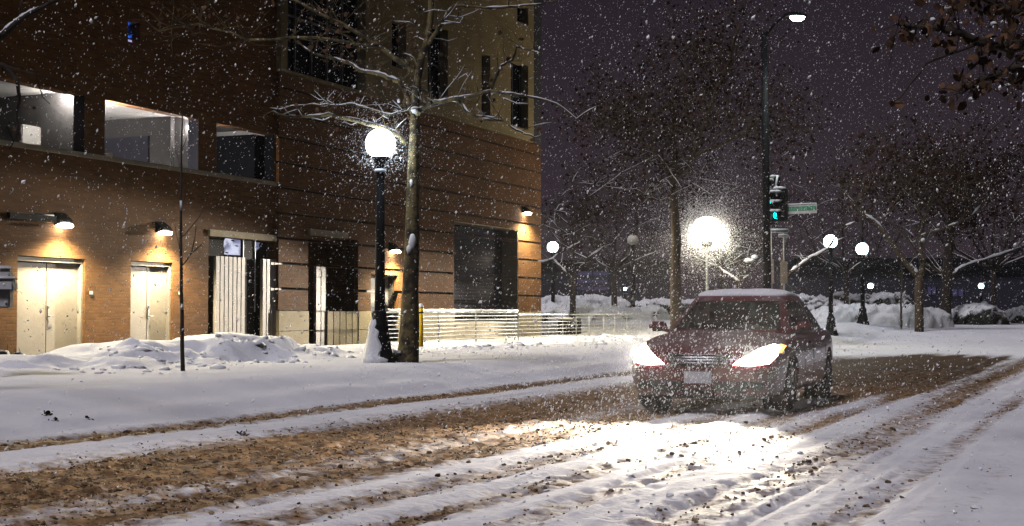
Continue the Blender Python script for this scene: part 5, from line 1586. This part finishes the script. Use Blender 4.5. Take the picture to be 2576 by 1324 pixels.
for sgn in (1, -1):
    m_ = MB(); m_.bbox(.62, .74, sgn * .89 - .11, sgn * .89 + .11, .955, 1.085, .04); m_.tube([(.72, sgn * .74, .97), (.69, sgn * .86, 1.0)], .035, 8); mr_ = m_.build('side_mirror', PAINT, car, True)
    m_ = MB(); m_.bbox(.612, .6195, sgn * .89 - .085, sgn * .89 + .085, .975, 1.068, .002); m_.build('mirror_glass', CHR, mr_)
    m_ = MB()
    m_.tube([(1.04, sgn * .06 + .05, .995), (1.01, sgn * .06 + .32, 1.0), (.93, sgn * .06 + .55, 1.02)], .009, 6); m_.build('wiper', TRIM, car)
    for wx in WX:
        m_ = MB(); n = 36
        y0, y1 = sgn * .66, sgn * .875
        prof = [(.20, y0 + sgn * .02), (.31, y0), (.335, y0 + sgn * .03), (.335, y1 - sgn * .03), (.31, y1), (.215, y1 - sgn * .005)]
        m_.v = [(wx + r * math.cos(2 * math.pi * k / n), y, WR + r * math.sin(2 * math.pi * k / n)) for r, y in prof for k in range(n)]
        m_.f = [(j * n + k, j * n + (k + 1) % n, (j + 1) * n + (k + 1) % n, (j + 1) * n + k) for j in range(5) for k in range(n)]
        wh = m_.build('wheel', RUB, car, True)
        m_ = MB(); yr = y1 - sgn * .012
        m_.tube([(wx, yr - sgn * .03, WR), (wx, yr, WR)], .06, 16)
        for k in range(9):
            a = 2 * math.pi * k / 9
            m_.tube([(wx + .05 * math.cos(a), yr - sgn * .012, WR + .05 * math.sin(a)), (wx + .205 * math.cos(a), yr - sgn * .012, WR + .205 * math.sin(a))], [.022, .016], 6)
        m_.tube([(wx + .207 * math.cos(2 * math.pi * k / 32), yr - sgn * .01, WR + .207 * math.sin(2 * math.pi * k / 32)) for k in range(33)], .014, 6, cap=False)
        m_.build('rim', ALLOY, wh)
        m_ = MB(); m_.tube([(wx, sgn * .60, WR), (wx, sgn * .62, WR)], WR + .05, 24); m_.build('wheel_well', TRIM, car)
    for x0_, x1_ in ((-.02, .0), (-1.02, -1.0)):
        patch([(x0_, .30), (x0_, .93), (x1_, .93), (x1_, .30)], 'y', .003, TRIM, 'door_gap', n=8, rings_=2, th=.004, dirn=-sgn)
    patch([(.62, .40), (.64, .93), (.655, .93), (.635, .40)], 'y', .003, TRIM, 'door_gap', n=8, rings_=2, th=.004, dirn=-sgn)
    for x_ in (.10, -.88):
        patch([(x_, .80), (x_ + .16, .805), (x_ + .16, .835), (x_, .83)], 'y', .03, PAINT, 'door_handle', n=3, rings_=3, th=.01, dirn=-sgn)
    patch([(sgn * .50, .80), (sgn * .76, .80), (sgn * .79, .93), (sgn * .55, .92)], 'x', .008, mat('dark red tail lamp', (.15, .008, .008), rough=.3), 'tail_light', dirn=1)

# ------------------------------------------------------------------ crumbs of slush on the road, broken chunks on the snow bank
_ph = (1 + 5 ** .5) / 2
ICO = np.array([(-1, _ph, 0), (1, _ph, 0), (-1, -_ph, 0), (1, -_ph, 0), (0, -1, _ph), (0, 1, _ph), (0, -1, -_ph), (0, 1, -_ph), (_ph, 0, -1), (_ph, 0, 1), (-_ph, 0, -1), (-_ph, 0, 1)]) / 1.9
ICF = np.array([(0, 11, 5), (0, 5, 1), (0, 1, 7), (0, 7, 10), (0, 10, 11), (1, 5, 9), (5, 11, 4), (11, 10, 2), (10, 7, 6), (7, 1, 8), (3, 9, 4), (3, 4, 2), (3, 2, 6), (3, 6, 8), (3, 8, 9), (4, 9, 5), (2, 4, 11), (6, 2, 10), (8, 6, 7), (9, 8, 1)])
def lumps(name, label, cat, s_, q_, size, m, seed, sink=.3, flat=.75, smooth=False):
    g = np.random.default_rng(seed); n = len(s_)
    z = ground_z(s_, q_)
    P = np.stack([s_ * U.x + q_ * N.x, s_ * U.y + q_ * N.y, z + size * (flat * .6 - sink)], 1)
    V = ICO[None] * size[:, None, None] * g.uniform(.6, 1.25, (n, 12, 1)) * np.array([1, 1, flat]) * np.stack([g.uniform(.7, 1.4, n), g.uniform(.7, 1.4, n), np.ones(n)], 1)[:, None]
    a = g.uniform(0, 6.28, n); c, s2 = np.cos(a)[:, None], np.sin(a)[:, None]
    V = np.stack([V[:, :, 0] * c - V[:, :, 1] * s2, V[:, :, 0] * s2 + V[:, :, 1] * c, V[:, :, 2]], 2) + P[:, None]
    V = V.reshape(-1, 3).astype(np.float32)
    Fc = (ICF[None] + (np.arange(n) * 12)[:, None, None]).reshape(-1, 3).astype(np.int32)
    me = bpy.data.meshes.new(name)
    me.vertices.add(len(V)); me.vertices.foreach_set('co', V.ravel())
    me.loops.add(Fc.size); me.loops.foreach_set('vertex_index', Fc.ravel())
    me.polygons.add(len(Fc)); me.polygons.foreach_set('loop_start', np.arange(0, Fc.size, 3, dtype=np.int32))
    me.polygons.foreach_set('use_smooth', np.full(len(Fc), smooth, dtype=bool))
    me.update(calc_edges=True); me.materials.append(m)
    o = bpy.data.objects.new(name, me); col.objects.link(o)
    o['kind'] = 'stuff'; o['label'] = label; o['category'] = cat
    return o
g = np.random.default_rng(91)
n = 170000
cs_ = 5.5 + 25 * g.random(n) ** 1.5; cq_ = g.uniform(-9.7, -.8, n)
sl_ = slush(cs_, cq_)
k_ = g.random(n) < (.001 + .62 * sl_ ** 2.5) * (.35 + .65 * (fbm(cs_ * 1.3, cq_ * 2.5, 3) > .5))
cs_, cq_ = cs_[k_], cq_[k_]
SLUSHC = mat('frozen slush crumbs', (0.05, 0.03, 0.016), rough=.75, c2=(0.36, 0.23, 0.125), scale=11)
lumps('slush_crumbs', 'brown frozen slush crumbs strewn along the tyre tracks', 'slush crumbs', cs_, cq_, np.clip(g.lognormal(math.log(.0068), .55, len(cs_)), .003, .028), SLUSHC, 5)
n = 26000
cs_ = 5.5 + 22 * g.random(n) ** 1.4; cq_ = g.uniform(-9.6, .5, n)
k_ = g.random(n) < .10 * (1 - slush(cs_, cq_)) * (fbm(cs_ * .8, cq_ * 3.5, 3) > .46)
cs_, cq_ = cs_[k_], cq_[k_]
lumps('snow_crumbs', 'white snow crumbs thrown between the tyre tracks', 'snow crumbs', cs_, cq_, np.clip(g.lognormal(math.log(.009), .5, len(cs_)), .004, .03), SNOW, 6)
n = 1500
cs_ = g.uniform(17, 52, n); cq_ = -14.9 + g.normal(0, .75, n)
k_ = g.random(n) < .9 * (fbm(cs_ * .7, cq_ * .9 + 2, 3) > .50)
cs_, cq_ = cs_[k_], cq_[k_]
lumps('snow_chunks', 'broken ploughed snow chunks lying along the snow bank', 'snow chunks', cs_, cq_, np.clip(g.lognormal(math.log(.04), .6, len(cs_)), .015, .13), SNOW, 7, .5, .7, True)

# ------------------------------------------------------------------ falling snow
def flakes(n_general, n_car, n_flood):
    g = np.random.default_rng(77)
    # in the air over the whole street, from close by to the far hedge
    n = n_general * 6
    Yv = 3.6 + (72 - 3.6) * g.random(n) ** (1 / 1.7)
    Xv = (g.random(n) - .5) * 2 * (.46 * Yv + 1.5)
    Zv = g.random(n) * (.30 * Yv + 2.2)
    P = np.stack([Xv, Yv, Zv], 1)
    q = P[:, 0] * N.x + P[:, 1] * N.y
    P = P[q > QF + .15][:n_general]
    def cloud(n, c, scale, stretch=(1, 1, 1), lo=0.0):  # extra flakes added round a lamp to build up its glow
        d = g.normal(size=(n, 3)); d /= np.linalg.norm(d, axis=1)[:, None]
        return np.array(c) + d * (lo + g.exponential(scale, n))[:, None] * np.array(stretch)
    a = g.normal(size=(n_car, 3)) * np.array([1.3, 1.9, .5]) + np.array([1.5, 14.8, .45])
    f = cloud(n_flood, c_flood, 1.15, (1, 1.2, 1), .3)
    gl_ = cloud(3600, at(957, 362, 26.0), .55, (1, 1, 1), .27)
    lat = np.array([-HD.y, HD.x, 0])
    h1 = cloud(900, np.array([CARF.x, CARF.y, .70]) + lat * .64 + np.array([HD.x, HD.y, 0]) * .35, .38, (1.2, 1.6, .9))
    h2 = cloud(900, np.array([CARF.x, CARF.y, .70]) - lat * .64 + np.array([HD.x, HD.y, 0]) * .35, .38, (1.2, 1.6, .9))
    P = np.concatenate([P, a, f, gl_, h1, h2])
    s_ = P[:, 0] * U.x + P[:, 1] * U.y; q = P[:, 0] * N.x + P[:, 1] * N.y
    keep = (P[:, 2] > ground_z(s_, q) + .03) & (q > QF + .15) & (P[:, 1] > 3.5)
    # not inside the car
    rel = P - np.array([CARP.x, CARP.y, 0]); lx = rel @ np.array([HD.x, HD.y, 0]); ly = rel @ np.array([-HD.y, HD.x, 0])
    keep &= ~((np.abs(lx) < 2.42) & (np.abs(ly) < .98) & (P[:, 2] < 1.62))
    P = P[keep]; n = len(P)
    d = np.array([.42, -.1, .9]) + g.normal(size=(n, 3)) * .33
    d /= np.linalg.norm(d, axis=1)[:, None]
    b2 = g.normal(size=(n, 3)); b2 -= d * (d * b2).sum(1)[:, None]; b2 /= np.linalg.norm(b2, axis=1)[:, None]
    c2 = np.cross(d, b2)
    L = np.clip(g.lognormal(math.log(.0072), .48, n), .004, .024)
    L = L * np.where(P[:, 1] < 9, .55, 1.0); W = L * g.uniform(.36, .6, n)
    V = np.stack([P + d * L[:, None], P + b2 * W[:, None], P + c2 * W[:, None], P - b2 * W[:, None], P - c2 * W[:, None], P - d * L[:, None]], 1).reshape(-1, 3).astype(np.float32)
    tri = np.array([(0, 1, 2), (0, 2, 3), (0, 3, 4), (0, 4, 1), (5, 2, 1), (5, 3, 2), (5, 4, 3), (5, 1, 4)])
    Fc = (tri[None] + (np.arange(n) * 6)[:, None, None]).reshape(-1, 3).astype(np.int32)
    me = bpy.data.meshes.new('falling_snow')
    me.vertices.add(len(V)); me.vertices.foreach_set('co', V.ravel())
    me.loops.add(Fc.size); me.loops.foreach_set('vertex_index', Fc.ravel())
    me.polygons.add(len(Fc)); me.polygons.foreach_set('loop_start', np.arange(0, Fc.size, 3, dtype=np.int32))
    me.polygons.foreach_set('use_smooth', np.ones(len(Fc), dtype=bool))
    me.update(calc_edges=True)
    m = bpy.data.materials.new('snowflake'); nt, b_ = nodes_of(m); nt.nodes.remove(b_)
    df = nt.nodes.new('ShaderNodeBsdfDiffuse'); df.inputs['Color'].default_value = (.93, .93, .95, 1)
    tl = nt.nodes.new('ShaderNodeBsdfTranslucent'); tl.inputs['Color'].default_value = (.93, .93, .95, 1)
    tl.inputs['Color'].default_value = (.5, .5, .52, 1)
    cn = nt.nodes.new('ShaderNodeCombineXYZ')       # normal fixed towards the night glow, putting even brightness into flakes however they tumble
    for i_, v_ in enumerate((-.25, -.60, .76)): cn.inputs[i_].default_value = v_
    nt.links.new(cn.outputs[0], df.inputs['Normal']); nt.links.new(cn.outputs[0], tl.inputs['Normal'])
    ad = nt.nodes.new('ShaderNodeAddShader')
    nt.links.new(df.outputs[0], ad.inputs[0]); nt.links.new(tl.outputs[0], ad.inputs[1])
    nt.links.new(ad.outputs[0], [x for x in nt.nodes if x.type == 'OUTPUT_MATERIAL'][0].inputs['Surface'])
    me.materials.append(m)
    o = bpy.data.objects.new('falling_snow', me); col.objects.link(o)
    o['kind'] = 'stuff'; o['label'] = 'white snowflakes drifting through the whole street'; o['category'] = 'snowflakes'
c_flood = at(1778, 578, 55.0)
flakes(90000, 8000, 52000)

# ------------------------------------------------------------------ haze
hz = MB(); hz.box(-150, 150, -12, 210, -1.6, 24)
hm = bpy.data.materials.new('snowy air'); hm.use_nodes = True
nt = hm.node_tree; nt.nodes.clear()
ho = nt.nodes.new('ShaderNodeOutputMaterial'); hv = nt.nodes.new('ShaderNodeVolumePrincipled')
hv.inputs['Color'].default_value = (.92, .90, .95, 1); hv.inputs['Density'].default_value = .0002; hv.inputs['Anisotropy'].default_value = .90
nt.links.new(hv.outputs[0], ho.inputs['Volume'])
h_ = hz.build('haze', hm); h_['kind'] = 'stuff'; h_['label'] = 'thin haze of snowy night air'; h_['category'] = 'haze'
